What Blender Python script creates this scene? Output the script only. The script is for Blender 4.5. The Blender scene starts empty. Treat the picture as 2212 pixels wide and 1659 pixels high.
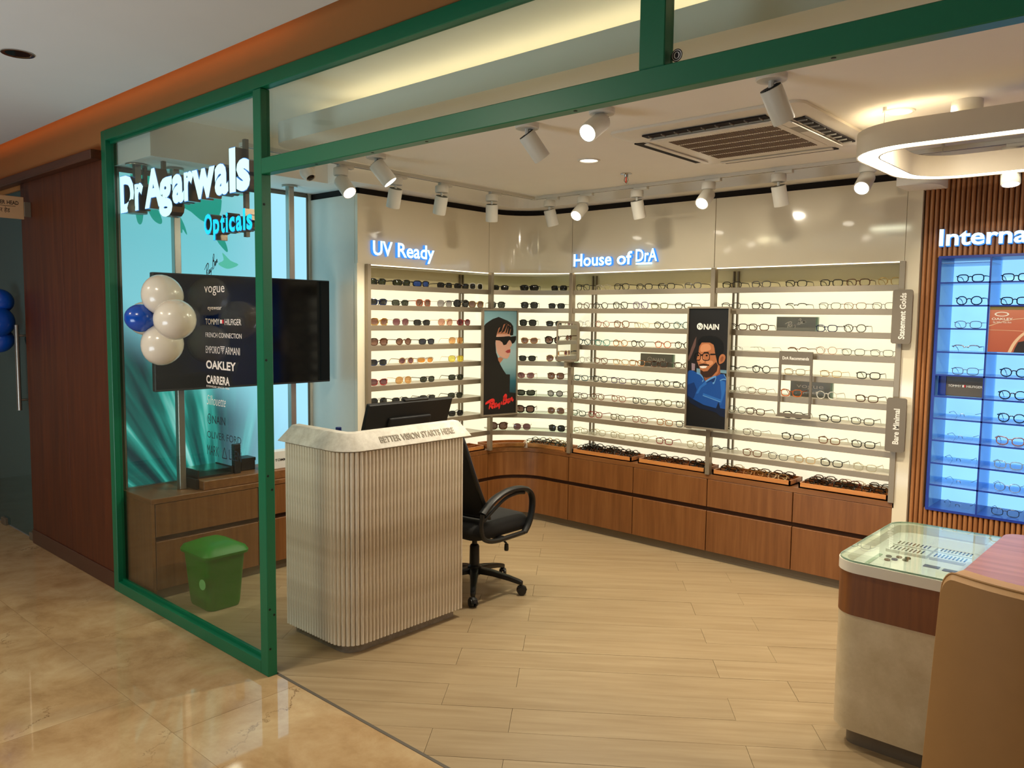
import bpy, bmesh, math, random
from mathutils import Vector, Matrix
random.seed(7)
sc = bpy.context.scene
COL = sc.collection
pi = math.pi

# ------------------------------------------------------------------ camera, world, exposure
def make_camera():
    yaw, pit, rol, f = 0.729697233, -0.0830757488, 0.0114934547, 1721.36
    fw = Vector((-math.sin(yaw)*math.cos(pit), math.cos(yaw)*math.cos(pit), math.sin(pit)))
    r = Vector((math.cos(yaw), math.sin(yaw), 0)); u = r.cross(fw)
    R = math.cos(rol)*r + math.sin(rol)*u; U = -math.sin(rol)*r + math.cos(rol)*u
    cam = bpy.data.cameras.new('camera'); o = bpy.data.objects.new('camera', cam); COL.objects.link(o)
    m = Matrix((R, U, -fw)).transposed().to_4x4(); m.translation = (0, 0, 1.65)
    o.matrix_world = m
    cam.sensor_fit = 'HORIZONTAL'; cam.sensor_width = 36; cam.lens = f/2212*36
    cam.clip_start = .02
    sc.camera = o
make_camera()
sc.view_settings.view_transform = 'Standard'; sc.view_settings.look = 'None'
sc.view_settings.gamma = 1; sc.view_settings.use_curve_mapping = False
sc.view_settings.exposure = 0.2
W = bpy.data.worlds.new('world'); sc.world = W; W.use_nodes = True
W.node_tree.nodes['Background'].inputs[0].default_value = (.9, .8, .7, 1)
W.node_tree.nodes['Background'].inputs[1].default_value = .05
sc.cycles.max_bounces = 10; sc.cycles.diffuse_bounces = 4; sc.cycles.glossy_bounces = 4
sc.cycles.transparent_max_bounces = 16; sc.cycles.caustics_reflective = False; sc.cycles.caustics_refractive = False
sc.cycles.sample_clamp_indirect = 6

def area_light(name, loc, size, energy, color, aim=(0, 0, -1), sy=None):
    l = bpy.data.lights.new(name, 'AREA'); l.energy = energy; l.color = color
    l.shape = 'RECTANGLE'; l.size = size; l.size_y = sy or size
    o = bpy.data.objects.new(name, l); COL.objects.link(o); o.location = loc
    o.rotation_euler = Vector(aim).to_track_quat('-Z', 'Y').to_euler()
    return o
WARM = (1, .90, .70)
# unseen warm and cool fills added in the corridor, and an unseen shop downlight
area_light('corridor_downlight_light', (-2.9, .3, 2.70), .4, 19, (1, .90, .68))  # added warm fill under the corridor ceiling, out of view
area_light('corridor_downlight_light', (-4.6, -.2, 2.70), .4, 18, (1, .80, .52))
area_light('corridor_window_light', (-3.6, -1.8, .5), 1.8, 78, (.74, .88, 1), (-.04, .30, .95))  # added cool fill aimed up to lighten the corridor ceiling
area_light('shop_downlight_light', (.9, 3.4, 2.47), .25, 26, WARM)

# ------------------------------------------------------------------ helpers
def chain(o):
    m = Matrix()
    while o is not None:
        m = o.matrix_basis @ m; o = o.parent
    return m

class MB:
    def __init__(s): s.v = []; s.f = []; s.mi = []
    def add(s, vs, fs, m=0):
        n = len(s.v); s.v += [tuple(v) for v in vs]
        for f in fs: s.f.append([i+n for i in f]); s.mi.append(m)
        return s
    def box(s, x0, x1, y0, y1, z0, z1, m=0):
        v = [(x, y, z) for z in (z0, z1) for y in (y0, y1) for x in (x0, x1)]
        return s.add(v, [(0, 2, 3, 1), (4, 5, 7, 6), (0, 1, 5, 4), (2, 6, 7, 3), (0, 4, 6, 2), (1, 3, 7, 5)], m)
    def obox(s, c, ax, ay, az, m=0):   # centre, half axis vectors
        c, ax, ay, az = map(Vector, (c, ax, ay, az))
        v = [c+i*ax+j*ay+k*az for k in (-1, 1) for j in (-1, 1) for i in (-1, 1)]
        return s.add(v, [(0, 2, 3, 1), (4, 5, 7, 6), (0, 1, 5, 4), (2, 6, 7, 3), (0, 4, 6, 2), (1, 3, 7, 5)], m)
    def prism(s, poly, z0, z1, m=0):
        n = len(poly)
        v = [(p[0], p[1], z0) for p in poly]+[(p[0], p[1], z1) for p in poly]
        f = [list(range(n))[::-1], list(range(n, 2*n))]+[(i, (i+1) % n, n+(i+1) % n, n+i) for i in range(n)]
        return s.add(v, f, m)
    def rings(s, rs, caps=True, closed=False, m=0):   # list of equally long point loops
        n = len(rs[0]); v = [p for r in rs for p in r]; f = []
        k = len(rs)
        for a in range(k if closed else k-1):
            b = (a+1) % k
            for i in range(n):
                j = (i+1) % n
                f.append((a*n+i, a*n+j, b*n+j, b*n+i))
        if caps and not closed:
            f.append(list(range(n))[::-1]); f.append([(k-1)*n+i for i in range(n)])
        return s.add(v, f, m)
    def tube(s, path, r, n=8, closed=False, caps=True, flat=1.0, m=0, up=None):
        P = [Vector(p) for p in path]; k = len(P)
        rr = r if isinstance(r, (list, tuple)) else [r]*k
        rs = []; prev = None
        for i in range(k):
            if closed: t = P[(i+1) % k]-P[i-1]
            else: t = P[min(i+1, k-1)]-P[max(i-1, 0)]
            t.normalize()
            if up is not None: a = Vector(up)
            else: a = prev if prev is not None else (Vector((0, 0, 1)) if abs(t.z) < .9 else Vector((0, 1, 0)))
            a = a-t*a.dot(t)
            if a.length < 1e-6: a = t.orthogonal()
            a.normalize(); b = t.cross(a); prev = a
            rs.append([P[i]+rr[i]*(math.cos(q)*a+flat*math.sin(q)*b) for q in [2*pi*(j+.5)/n for j in range(n)]])
        return s.rings(rs, caps, closed, m)
    def lathe(s, prof, c=(0, 0, 0), n=20, m=0, ax=None):
        c = Vector(c); q = Vector(ax).to_track_quat('Z', 'Y') if ax is not None else None
        rs = []
        for r, z in prof:
            ring = [Vector((max(r, 1e-5)*math.cos(2*pi*i/n), max(r, 1e-5)*math.sin(2*pi*i/n), z)) for i in range(n)]
            if q: ring = [q @ p for p in ring]
            rs.append([c+p for p in ring])
        return s.rings(rs, True, False, m)
    def band(s, a, b, m=0):           # strip of quads between two polylines
        n = len(a)
        return s.add(list(a)+list(b), [(i, i+1, n+i+1, n+i) for i in range(n-1)], m)
    def poly(s, pts, m=0): return s.add(pts, [list(range(len(pts)))], m)
    def wall(s, line, z0, z1, th, m=0):   # extruded polyline wall, thickness to the left side of travel
        off = offset(line, th); n = len(line)
        s.prism(list(line)+off[::-1], z0, z1, m); return s
    def build(s, name, mat, parent=None, smooth=False, bevel=0, seg=1, local=False, ang=38):
        me = bpy.data.meshes.new(name)
        if parent is not None and not local:
            inv = chain(parent).inverted(); vs = [inv @ Vector(v) for v in s.v]
        else: vs = s.v
        me.from_pydata([tuple(v) for v in vs], [], s.f)
        for q in (mat if isinstance(mat, (list, tuple)) else [mat]): me.materials.append(q)
        me.polygons.foreach_set('material_index', s.mi)
        bm = bmesh.new(); bm.from_mesh(me)
        bmesh.ops.recalc_face_normals(bm, faces=bm.faces)
        if bevel:
            es = [e for e in bm.edges if len(e.link_faces) == 2 and e.calc_face_angle(0) > .6]
            bmesh.ops.bevel(bm, geom=es, offset=bevel, segments=seg, affect='EDGES', profile=.5)
        bm.to_mesh(me); bm.free()
        if smooth:
            me.polygons.foreach_set('use_smooth', [True]*len(me.polygons)); me.set_sharp_from_angle(angle=math.radians(ang))
        me.update()
        o = bpy.data.objects.new(name, me); COL.objects.link(o)
        if parent is not None: o.parent = parent
        return o

def offset(line, d):
    n = len(line); out = []
    for i in range(n):
        p = Vector(line[i][:2]); ns = []
        if i > 0:
            t = (p-Vector(line[i-1][:2])).normalized(); ns.append(Vector((-t.y, t.x)))
        if i < n-1:
            t = (Vector(line[i+1][:2])-p).normalized(); ns.append(Vector((-t.y, t.x)))
        m = sum(ns, Vector((0, 0))).normalized(); k = d/max(.3, m.dot(ns[0]))
        out.append((p.x+m.x*k, p.y+m.y*k))
    return out
def arc(cx, cy, r, a0, a1, n):
    return [(cx+r*math.cos(math.radians(a0+(a1-a0)*i/n)), cy+r*math.sin(math.radians(a0+(a1-a0)*i/n))) for i in range(n+1)]
def rrect(x0, x1, y0, y1, r, n=6):
    return arc(x1-r, y0+r, r, -90, 0, n)+arc(x1-r, y1-r, r, 0, 90, n)+arc(x0+r, y1-r, r, 90, 180, n)+arc(x0+r, y0+r, r, 180, 270, n)
def tag(o, label=None, cat=None, group=None, kind=None):
    if label: o['label'] = label
    if cat: o['category'] = cat
    if group: o['group'] = group
    if kind: o['kind'] = kind
    return o
def thing(name, label, cat, loc=(0, 0, 0), rz=0, group=None, kind=None):
    o = bpy.data.objects.new(name, None); COL.objects.link(o); o.empty_display_size = .1
    o.location = loc; o.rotation_euler = (0, 0, rz)
    return tag(o, label, cat, group, kind)
def dup(o, parent=None):
    c = o.copy(); COL.objects.link(c)
    if parent is not None: c.parent = parent; c.matrix_parent_inverse = o.matrix_parent_inverse
    for ch in list(o.children): dup(ch, c)
    return c
def catmull(P, k=6, closed=False):
    P = [Vector(p) for p in P]; n = len(P); out = []
    for i in range(n if closed else n-1):
        a = P[(i-1) % n] if closed or i > 0 else P[0]; b = P[i]; c = P[(i+1) % n]
        d = P[(i+2) % n] if closed or i < n-2 else P[-1]
        for j in range(k):
            t = j/k
            out.append(.5*((2*b)+(-a+c)*t+(2*a-5*b+4*c-d)*t*t+(-a+3*b-3*c+d)*t*t*t))
    if not closed: out.append(P[-1])
    return out

class Plane:     # local print plane: origin, right, up (metres), normal
    def __init__(s, o, r, u, n=None):
        s.o, s.r, s.u = Vector(o), Vector(r), Vector(u)
        s.n = Vector(n) if n else s.r.cross(s.u).normalized()
    def __call__(s, x, y, d=0): return s.o+s.r*x+s.u*y+s.n*d

def text_mesh(body, bold=0, shear=0, res=3):
    c = bpy.data.curves.new('t', 'FONT'); c.body = body; c.size = 1; c.offset = bold; c.shear = shear; c.resolution_u = res
    o = bpy.data.objects.new('t', c); COL.objects.link(o)
    dg = bpy.context.evaluated_depsgraph_get(); dg.update()
    me = bpy.data.meshes.new_from_object(o.evaluated_get(dg))
    bm = bmesh.new(); bm.from_mesh(me)
    bmesh.ops.remove_doubles(bm, verts=bm.verts, dist=1e-5)
    bpy.data.objects.remove(o); bpy.data.curves.remove(c); bpy.data.meshes.remove(me)
    return bm
CAP = .73
def text(mb, pl, x, y, body, h=None, w=None, bold=0, shear=0, d=0, depth=0, m=0, mside=None, align='l', res=3):
    """letters on plane pl; x,y = left end / baseline, h = capital height, w = total width (fits)"""
    bm = text_mesh(body, bold, shear, res)
    if not bm.verts: bm.free(); return
    xs = [v.co.x for v in bm.verts]; x0, x1 = min(xs), max(xs)
    sy = h/CAP; sx = w/(x1-x0) if w else sy
    if align == 'c': x = x-(x1-x0)*sx/2
    if depth:
        r = bmesh.ops.extrude_face_region(bm, geom=list(bm.faces))
        back = set(bm.faces)
        for e in r['geom']:
            if isinstance(e, bmesh.types.BMVert): e.co.z = depth
    bm.verts.index_update()
    vs = [pl(x+(v.co.x-x0)*sx, y+v.co.y*sy, d+v.co.z) for v in bm.verts]
    n = len(mb.v); mb.v += [tuple(v) for v in vs]
    for f in bm.faces:
        mb.f.append([v.index+n for v in f.verts])
        zz = [v.co.z for v in f.verts]
        side = depth and (max(zz)-min(zz) > depth*.5 or max(zz) < depth*.5)
        mb.mi.append(mside if (side and mside is not None) else m)
    bm.free()
def ribbon(mb, pl, pts, wd, d=0, m=0, k=5, taper=True):
    c = catmull([(p[0], p[1], 0) for p in pts], k); n = len(c); L = []; R = []
    for i in range(n):
        t = (c[min(i+1, n-1)]-c[max(i-1, 0)]); t = t.normalized() if t.length > 1e-9 else Vector((1, 0, 0))
        q = Vector((-t.y, t.x, 0)); s_ = wd*(1 if not taper else (.55+.45*math.sin(pi*min(1, max(0, i/(n-1))))))/2
        a = c[i]+q*s_; b = c[i]-q*s_
        L.append(pl(a.x, a.y, d)); R.append(pl(b.x, b.y, d))
    mb.band(L, R, m)
SCRIPT = [[(0, .30), (.10, .37), (.24, .42), (.31, .37), (.28, .27), (.17, .21)], [(.20, .40), (.16, .22), (.13, .02)], [(.17, .22), (.22, .12), (.28, .04)],
          [(.385, .20), (.33, .20), (.30, .13), (.335, .09), (.375, .17), (.39, .20), (.385, .12), (.41, .10), (.44, .17)],
          [(.45, .22), (.45, .14), (.48, .12), (.515, .22)], [(.52, .23), (.50, .08), (.47, -.04)], [(.55, .20), (.585, .21)],
          [(.66, .50), (.64, .32), (.61, .12)], [(.63, .46), (.70, .56), (.75, .50), (.70, .40), (.65, .36), (.73, .36), (.76, .27), (.70, .17), (.62, .15)],
          [(.865, .31), (.81, .31), (.785, .24), (.815, .20), (.855, .28), (.87, .31), (.865, .23), (.885, .21)],
          [(.905, .34), (.90, .24), (.905, .30), (.945, .34), (.955, .28), (.96, .25), (1.0, .27)]]
def script_logo(mb, pl, x, y, w, h, m=0, d=0, wd=.05, rot=0):
    for st in SCRIPT:
        ribbon(mb, pl, [(x+p[0]*w, y+(p[1]+p[0]*rot)*h/.6) for p in st], wd*w, d, m)
def disc(mb, pl, x, y, rx, ry, d=0, m=0, n=20):
    mb.poly([pl(x+rx*math.cos(2*pi*i/n), y+ry*math.sin(2*pi*i/n), d) for i in range(n)], m)
def ringflat(mb, pl, x, y, rx, ry, tx, ty, d=0, m=0, n=24, p=2):
    def pt(a, rx, ry):
        c, s_ = math.cos(a), math.sin(a)
        return pl(x+rx*math.copysign(abs(c)**(2/p), c), y+ry*math.copysign(abs(s_)**(2/p), s_), d)
    A = [pt(2*pi*i/n, rx, ry) for i in range(n+1)]; B = [pt(2*pi*i/n, rx-tx, ry-ty) for i in range(n+1)]
    mb.band(A, B, m)

# ------------------------------------------------------------------ materials
def lin(r, g, b):
    return tuple(((c/255)/12.92 if c/255 <= .04045 else ((c/255+.055)/1.055)**2.4) for c in (r, g, b))+(1,)
def newmat(name):
    m = bpy.data.materials.new(name); m.use_nodes = True; nt = m.node_tree
    return m, nt, nt.nodes['Principled BSDF']
def mat(name, rgb, rough=.5, metal=0, spec=.5, emit=0, ecol=None, var=0, scale=30, bump=0, coat=0):
    m, nt, p = newmat(name); c = lin(*rgb)
    p.inputs['Base Color'].default_value = c; p.inputs['Roughness'].default_value = rough
    p.inputs['Metallic'].default_value = metal; p.inputs['Specular IOR Level'].default_value = spec
    p.inputs['Coat Weight'].default_value = coat
    if emit:
        p.inputs['Emission Color'].default_value = lin(*(ecol or rgb)); p.inputs['Emission Strength'].default_value = emit
    if var or bump:
        tc = nt.nodes.new('ShaderNodeTexCoord'); no = nt.nodes.new('ShaderNodeTexNoise')
        no.inputs['Scale'].default_value = scale; no.inputs['Detail'].default_value = 4
        nt.links.new(tc.outputs['Object'], no.inputs['Vector'])
        if var:
            mx = nt.nodes.new('ShaderNodeMix'); mx.data_type = 'RGBA'
            mx.inputs[6].default_value = tuple(x*(1-var) for x in c[:3])+(1,); mx.inputs[7].default_value = tuple(min(1, x*(1+var)) for x in c[:3])+(1,)
            nt.links.new(no.outputs['Fac'], mx.inputs[0]); nt.links.new(mx.outputs[2], p.inputs['Base Color'])
        if bump:
            bu = nt.nodes.new('ShaderNodeBump'); bu.inputs['Strength'].default_value = bump; bu.inputs['Distance'].default_value = .002
            nt.links.new(no.outputs['Fac'], bu.inputs['Height']); nt.links.new(bu.outputs[0], p.inputs['Normal'])
    return m
def emit(name, rgb, s):
    m = bpy.data.materials.new(name); m.use_nodes = True; nt = m.node_tree; nt.nodes.clear()
    e = nt.nodes.new('ShaderNodeEmission'); o = nt.nodes.new('ShaderNodeOutputMaterial')
    e.inputs[0].default_value = lin(*rgb); e.inputs[1].default_value = s; nt.links.new(e.outputs[0], o.inputs[0]); return m
def ramp(nt, stops):
    r = nt.nodes.new('ShaderNodeValToRGB'); e = r.color_ramp.elements
    while len(e) < len(stops): e.new(.5)
    for i, (p, c) in enumerate(stops): e[i].position = p; e[i].color = lin(*c)
    return r
def wood(name, dark, light, axis='z', scale=1.0, rough=.45, rot=0, rnd=.0, mid=None, fine=9):
    m, nt, p = newmat(name)
    tc = nt.nodes.new('ShaderNodeTexCoord'); mp = nt.nodes.new('ShaderNodeMapping')
    nt.links.new(tc.outputs['Object'], mp.inputs['Vector'])
    mp2 = nt.nodes.new('ShaderNodeMapping'); mp.inputs['Rotation'].default_value = (0, 0, rot)
    nt.links.new(mp.outputs[0], mp2.inputs['Vector'])
    s = {'x': (.5, fine, fine), 'y': (fine, .5, fine), 'z': (fine, fine, .5)}[axis]
    mp2.inputs['Scale'].default_value = tuple(q*scale for q in s)
    oi = nt.nodes.new('ShaderNodeObjectInfo'); ad = nt.nodes.new('ShaderNodeVectorMath'); ad.operation = 'MULTIPLY_ADD'
    cb = nt.nodes.new('ShaderNodeCombineXYZ')
    for i in range(3): nt.links.new(oi.outputs['Random'], cb.inputs[i])
    ad.inputs[1].default_value = (37, 53, 71); nt.links.new(cb.outputs[0], ad.inputs[0]); nt.links.new(mp2.outputs[0], ad.inputs[2])
    n1 = nt.nodes.new('ShaderNodeTexNoise'); n1.inputs['Scale'].default_value = 3.5; n1.inputs['Detail'].default_value = 7; n1.inputs['Roughness'].default_value = .62; n1.inputs['Distortion'].default_value = .25
    nt.links.new(ad.outputs[0], n1.inputs['Vector'])
    r = ramp(nt, [(.30, dark), (.72, light)] if not mid else [(.28, dark), (.5, mid), (.75, light)])
    nt.links.new(n1.outputs['Fac'], r.inputs[0])
    out = r.outputs[0]
    if rnd:
        hv = nt.nodes.new('ShaderNodeHueSaturation'); mr = nt.nodes.new('ShaderNodeMapRange')
        mr.inputs[3].default_value = 1-rnd; mr.inputs[4].default_value = 1+rnd
        nt.links.new(oi.outputs['Random'], mr.inputs[0]); nt.links.new(mr.outputs[0], hv.inputs['Value']); nt.links.new(out, hv.inputs['Color']); out = hv.outputs[0]
    nt.links.new(out, p.inputs['Base Color']); p.inputs['Roughness'].default_value = rough
    bu = nt.nodes.new('ShaderNodeBump'); bu.inputs['Strength'].default_value = .12; bu.inputs['Distance'].default_value = .002
    nt.links.new(n1.outputs['Fac'], bu.inputs['Height']); nt.links.new(bu.outputs[0], p.inputs['Normal'])
    return m
def glass(name, tint=(255, 255, 255), rough=0.0, ior=1.45, opac=0.0):
    m = bpy.data.materials.new(name); m.use_nodes = True; nt = m.node_tree; nt.nodes.clear()
    o = nt.nodes.new('ShaderNodeOutputMaterial'); t = nt.nodes.new('ShaderNodeBsdfTransparent'); g = nt.nodes.new('ShaderNodeBsdfGlossy')
    t.inputs[0].default_value = lin(*tint); g.inputs[1].default_value = rough
    lw = nt.nodes.new('ShaderNodeLayerWeight'); lw.inputs[0].default_value = .5     # Schlick reflectance of a thin pane, alike from both sides
    pw = nt.nodes.new('ShaderNodeMath'); pw.operation = 'POWER'; pw.inputs[1].default_value = 5; nt.links.new(lw.outputs['Facing'], pw.inputs[0])
    fr = nt.nodes.new('ShaderNodeMath'); fr.operation = 'MULTIPLY_ADD'; f0 = ((ior-1)/(ior+1))**2
    fr.inputs[1].default_value = 1-f0; fr.inputs[2].default_value = f0; nt.links.new(pw.outputs[0], fr.inputs[0]); mx = nt.nodes.new('ShaderNodeMixShader')
    nt.links.new(fr.outputs[0], mx.inputs[0]); nt.links.new(t.outputs[0], mx.inputs[1]); nt.links.new(g.outputs[0], mx.inputs[2])
    sh = mx.outputs[0]
    if opac:
        d = nt.nodes.new('ShaderNodeBsdfDiffuse'); d.inputs[0].default_value = lin(*tint); m2 = nt.nodes.new('ShaderNodeMixShader')
        m2.inputs[0].default_value = opac; nt.links.new(sh, m2.inputs[1]); nt.links.new(d.outputs[0], m2.inputs[2]); sh = m2.outputs[0]
    nt.links.new(sh, o.inputs[0]); return m
def grad_emit(name, stops, z0, z1, s, axis=2):
    m = bpy.data.materials.new(name); m.use_nodes = True; nt = m.node_tree; nt.nodes.clear()
    tc = nt.nodes.new('ShaderNodeTexCoord'); sp = nt.nodes.new('ShaderNodeSeparateXYZ'); mr = nt.nodes.new('ShaderNodeMapRange')
    nt.links.new(tc.outputs['Object'], sp.inputs[0]); nt.links.new(sp.outputs[axis], mr.inputs[0]); mr.inputs[1].default_value = z0; mr.inputs[2].default_value = z1
    r = ramp(nt, stops); nt.links.new(mr.outputs[0], r.inputs[0])
    e = nt.nodes.new('ShaderNodeEmission'); o = nt.nodes.new('ShaderNodeOutputMaterial'); e.inputs[1].default_value = s
    nt.links.new(r.outputs[0], e.inputs[0]); nt.links.new(e.outputs[0], o.inputs[0]); return m
def grad(name, stops, z0, z1, rough=.4, axis=2):
    m, nt, p = newmat(name)
    tc = nt.nodes.new('ShaderNodeTexCoord'); sp = nt.nodes.new('ShaderNodeSeparateXYZ'); mr = nt.nodes.new('ShaderNodeMapRange')
    nt.links.new(tc.outputs['Object'], sp.inputs[0]); nt.links.new(sp.outputs[axis], mr.inputs[0]); mr.inputs[1].default_value = z0; mr.inputs[2].default_value = z1
    r = ramp(nt, stops); nt.links.new(mr.outputs[0], r.inputs[0]); nt.links.new(r.outputs[0], p.inputs['Base Color']); p.inputs['Roughness'].default_value = rough
    return m
def marble_mat():
    m, nt, p = newmat('marble')
    tc = nt.nodes.new('ShaderNodeTexCoord'); oi = nt.nodes.new('ShaderNodeObjectInfo')
    ad = nt.nodes.new('ShaderNodeVectorMath'); ad.operation = 'ADD'
    sc_ = nt.nodes.new('ShaderNodeMath'); sc_.operation = 'MULTIPLY'; sc_.inputs[1].default_value = 0.35
    nt.links.new(oi.outputs['Random'], sc_.inputs[0]); cb = nt.nodes.new('ShaderNodeCombineXYZ')
    nt.links.new(sc_.outputs[0], cb.inputs[0]); nt.links.new(sc_.outputs[0], cb.inputs[1])
    nt.links.new(tc.outputs['Object'], ad.inputs[0]); nt.links.new(cb.outputs[0], ad.inputs[1])
    n1 = nt.nodes.new('ShaderNodeTexNoise'); n1.inputs['Scale'].default_value = 3.2; n1.inputs['Detail'].default_value = 9; n1.inputs['Roughness'].default_value = .68; n1.inputs['Distortion'].default_value = .3
    nt.links.new(ad.outputs[0], n1.inputs['Vector'])
    r = ramp(nt, [(.28, (158, 124, 84)), (.48, (188, 156, 114)), (.70, (206, 180, 140))]); nt.links.new(n1.outputs['Fac'], r.inputs[0])
    # thin dark veins
    v = nt.nodes.new('ShaderNodeTexVoronoi'); v.feature = 'DISTANCE_TO_EDGE'; v.inputs['Scale'].default_value = .9
    nd = nt.nodes.new('ShaderNodeTexNoise'); nd.inputs['Scale'].default_value = 5; nd.inputs['Detail'].default_value = 7; nd.inputs['Roughness'].default_value = .65
    nt.links.new(ad.outputs[0], nd.inputs['Vector'])
    vm = nt.nodes.new('ShaderNodeVectorMath'); vm.operation = 'MULTIPLY_ADD'; vm.inputs[1].default_value = (.45, .45, .45)
    nt.links.new(nd.outputs['Color'], vm.inputs[0]); nt.links.new(ad.outputs[0], vm.inputs[2]); nt.links.new(vm.outputs[0], v.inputs['Vector'])
    vr = nt.nodes.new('ShaderNodeMapRange'); vr.inputs[1].default_value = 0; vr.inputs[2].default_value = .006; vr.inputs[3].default_value = 1; vr.inputs[4].default_value = 0
    nt.links.new(v.outputs['Distance'], vr.inputs[0])
    n3 = nt.nodes.new('ShaderNodeTexNoise'); n3.inputs['Scale'].default_value = 1.6; nt.links.new(ad.outputs[0], n3.inputs['Vector'])
    mk = nt.nodes.new('ShaderNodeMapRange'); mk.inputs[1].default_value = .46; mk.inputs[2].default_value = .62; nt.links.new(n3.outputs['Fac'], mk.inputs[0])
    mu = nt.nodes.new('ShaderNodeMath'); mu.operation = 'MULTIPLY'; nt.links.new(vr.outputs[0], mu.inputs[0]); nt.links.new(mk.outputs[0], mu.inputs[1])
    mx = nt.nodes.new('ShaderNodeMix'); mx.data_type = 'RGBA'; mx.inputs[7].default_value = lin(110, 78, 48)
    nt.links.new(mu.outputs[0], mx.inputs[0]); nt.links.new(r.outputs[0], mx.inputs[6]); nt.links.new(mx.outputs[2], p.inputs['Base Color'])
    p.inputs['Roughness'].default_value = .035; p.inputs['Specular IOR Level'].default_value = .65
    return m
def plank_mat():
    m = wood('oak_plank', (156, 132, 98), (179, 157, 123), 'x', 1.0, .42, -.6435, .03, (168, 145, 111), 7)
    return m
def concrete(name, a, b, sc_=(1, 1, .2), rough=.7):
    m, nt, p = newmat(name)
    tc = nt.nodes.new('ShaderNodeTexCoord'); mp = nt.nodes.new('ShaderNodeMapping'); mp.inputs['Scale'].default_value = sc_
    nt.links.new(tc.outputs['Object'], mp.inputs['Vector'])
    n = nt.nodes.new('ShaderNodeTexNoise'); n.inputs['Scale'].default_value = 22; n.inputs['Detail'].default_value = 8; n.inputs['Roughness'].default_value = .7
    nt.links.new(mp.outputs[0], n.inputs['Vector']); r = ramp(nt, [(.35, a), (.68, b)]); nt.links.new(n.outputs['Fac'], r.inputs[0])
    nt.links.new(r.outputs[0], p.inputs['Base Color']); p.inputs['Roughness'].default_value = rough
    bu = nt.nodes.new('ShaderNodeBump'); bu.inputs['Strength'].default_value = .3; bu.inputs['Distance'].default_value = .003
    nt.links.new(n.outputs['Fac'], bu.inputs['Height']); nt.links.new(bu.outputs[0], p.inputs['Normal'])
    return m

M = {}
M['marble'] = marble_mat(); M['grout'] = mat('grout', (158, 126, 88), .8, var=.1)
M['plank'] = plank_mat(); M['plankgap'] = mat('plank_gap', (70, 52, 34), .9, var=.1)
M['ceil'] = mat('ceiling_paint', (240, 236, 228), .9, var=.02, scale=8)
M['ceil_grey'] = mat('corridor_ceiling_paint', (208, 206, 202), .9, var=.02, scale=5)
M['bulk'] = mat('bulkhead_paint', (176, 118, 62), .9, var=.03, scale=5)  # amber cove light partly put into the wall colour
M['panel'] = mat('glossy_wall_laminate', (228, 217, 194), .07, var=.02, scale=4)
M['white'] = mat('white_laminate', (222, 214, 198), .35, var=.02)
M['whitepaint'] = mat('white_paint', (226, 224, 218), .6, var=.02)
M['black_gap'] = mat('dark_shadow_gap', (26, 16, 10), .9, var=.1)
M['green'] = mat('green_powder_coat', (3, 108, 72), .38, var=.05, scale=60)
M['screw'] = mat('dark_screw', (30, 40, 36), .5, .5, var=.1)
M['glass'] = glass('clear_pane', (244, 250, 247)); M['header_glass'] = M['glass']
M['frost'] = glass('teal_door_glass', (96, 130, 128), .05, 1.5, .35)
M['shelfglass'] = glass('shelf_glass', (226, 240, 226))
M['glassedge'] = mat('green_glass_edge', (150, 178, 158), .2, var=.05)
M['walnut'] = wood('walnut_panel', (70, 28, 7), (104, 48, 15), 'z', 1.0, .5, 0, .03, (86, 37, 11), 8)
M['walnut_x'] = wood('walnut_rail', (62, 32, 17), (94, 52, 30), 'x', 1.0, .4)
M['skirt'] = mat('brown_skirting', (78, 44, 30), .35, var=.06)
M['oak'] = wood('cabinet_veneer', (110, 66, 30), (140, 92, 50), 'z', 1.0, .38, 0, .03, (126, 78, 39), 8)
M['oakx'] = wood('worktop_veneer', (112, 68, 32), (146, 98, 56), 'x', 1.0, .38, 0, .02, (130, 82, 43), 8)
M['groove'] = mat('dark_groove', (66, 36, 16), .8, var=.1)
M['kick'] = mat('grey_brown_kick', (112, 100, 84), .4, .3, var=.05)
M['tray'] = wood('tray_beech', (186, 116, 56), (222, 150, 84), 'x', 1.2, .4, 0, .03)
M['metal'] = mat('champagne_metal', (158, 145, 126), .38, .55, var=.03, scale=90)
M['metal_d'] = mat('dark_champagne_metal', (128, 116, 100), .42, .5, var=.03, scale=90)
M['steel'] = mat('brushed_steel', (176, 170, 160), .3, .9, var=.05, scale=70)
M['chrome'] = mat('chrome', (190, 186, 180), .12, 1, var=.03)
M['bronze'] = mat('letter_return_metal', (120, 104, 90), .22, 1, var=.04)
M['backlit'] = None
M['led'] = emit('warm_led', (255, 238, 200), 3.2)
M['lampface'] = emit('lamp_lens', (255, 246, 226), 9)
M['lampwhite'] = mat('lamp_white', (216, 212, 202), .5, var=.02)
M['lampgrey'] = mat('lamp_heatsink', (104, 104, 92), .6, var=.06)
M['black'] = mat('black_plastic', (20, 20, 20), .42, var=.1)
M['blackmesh'] = mat('black_mesh_fabric', (22, 22, 23), .8, var=.2, scale=300, bump=.4)
M['blackgloss'] = mat('black_screen', (3, 5, 9), .08, spec=.3, var=.05)
M['blackmatte'] = mat('black_monitor_shell', (16, 16, 16), .5, var=.1, scale=200, bump=.2)
M['letter'] = emit('lit_letter_face', (206, 246, 255), 1.6)
M['letter_in'] = emit('lit_letter_white', (200, 236, 255), 1.7)
M['letter_cy'] = emit('lit_letter_cyan', (30, 214, 255), 1.35)
M['letter_rim'] = emit('letter_halo_rim', (70, 150, 255), 1.0)
M['vinyl'] = mat('white_vinyl', (244, 232, 220), .6, var=.02)
M['vinyl_d'] = mat('dark_vinyl', (22, 40, 48), .6, var=.02)
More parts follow.
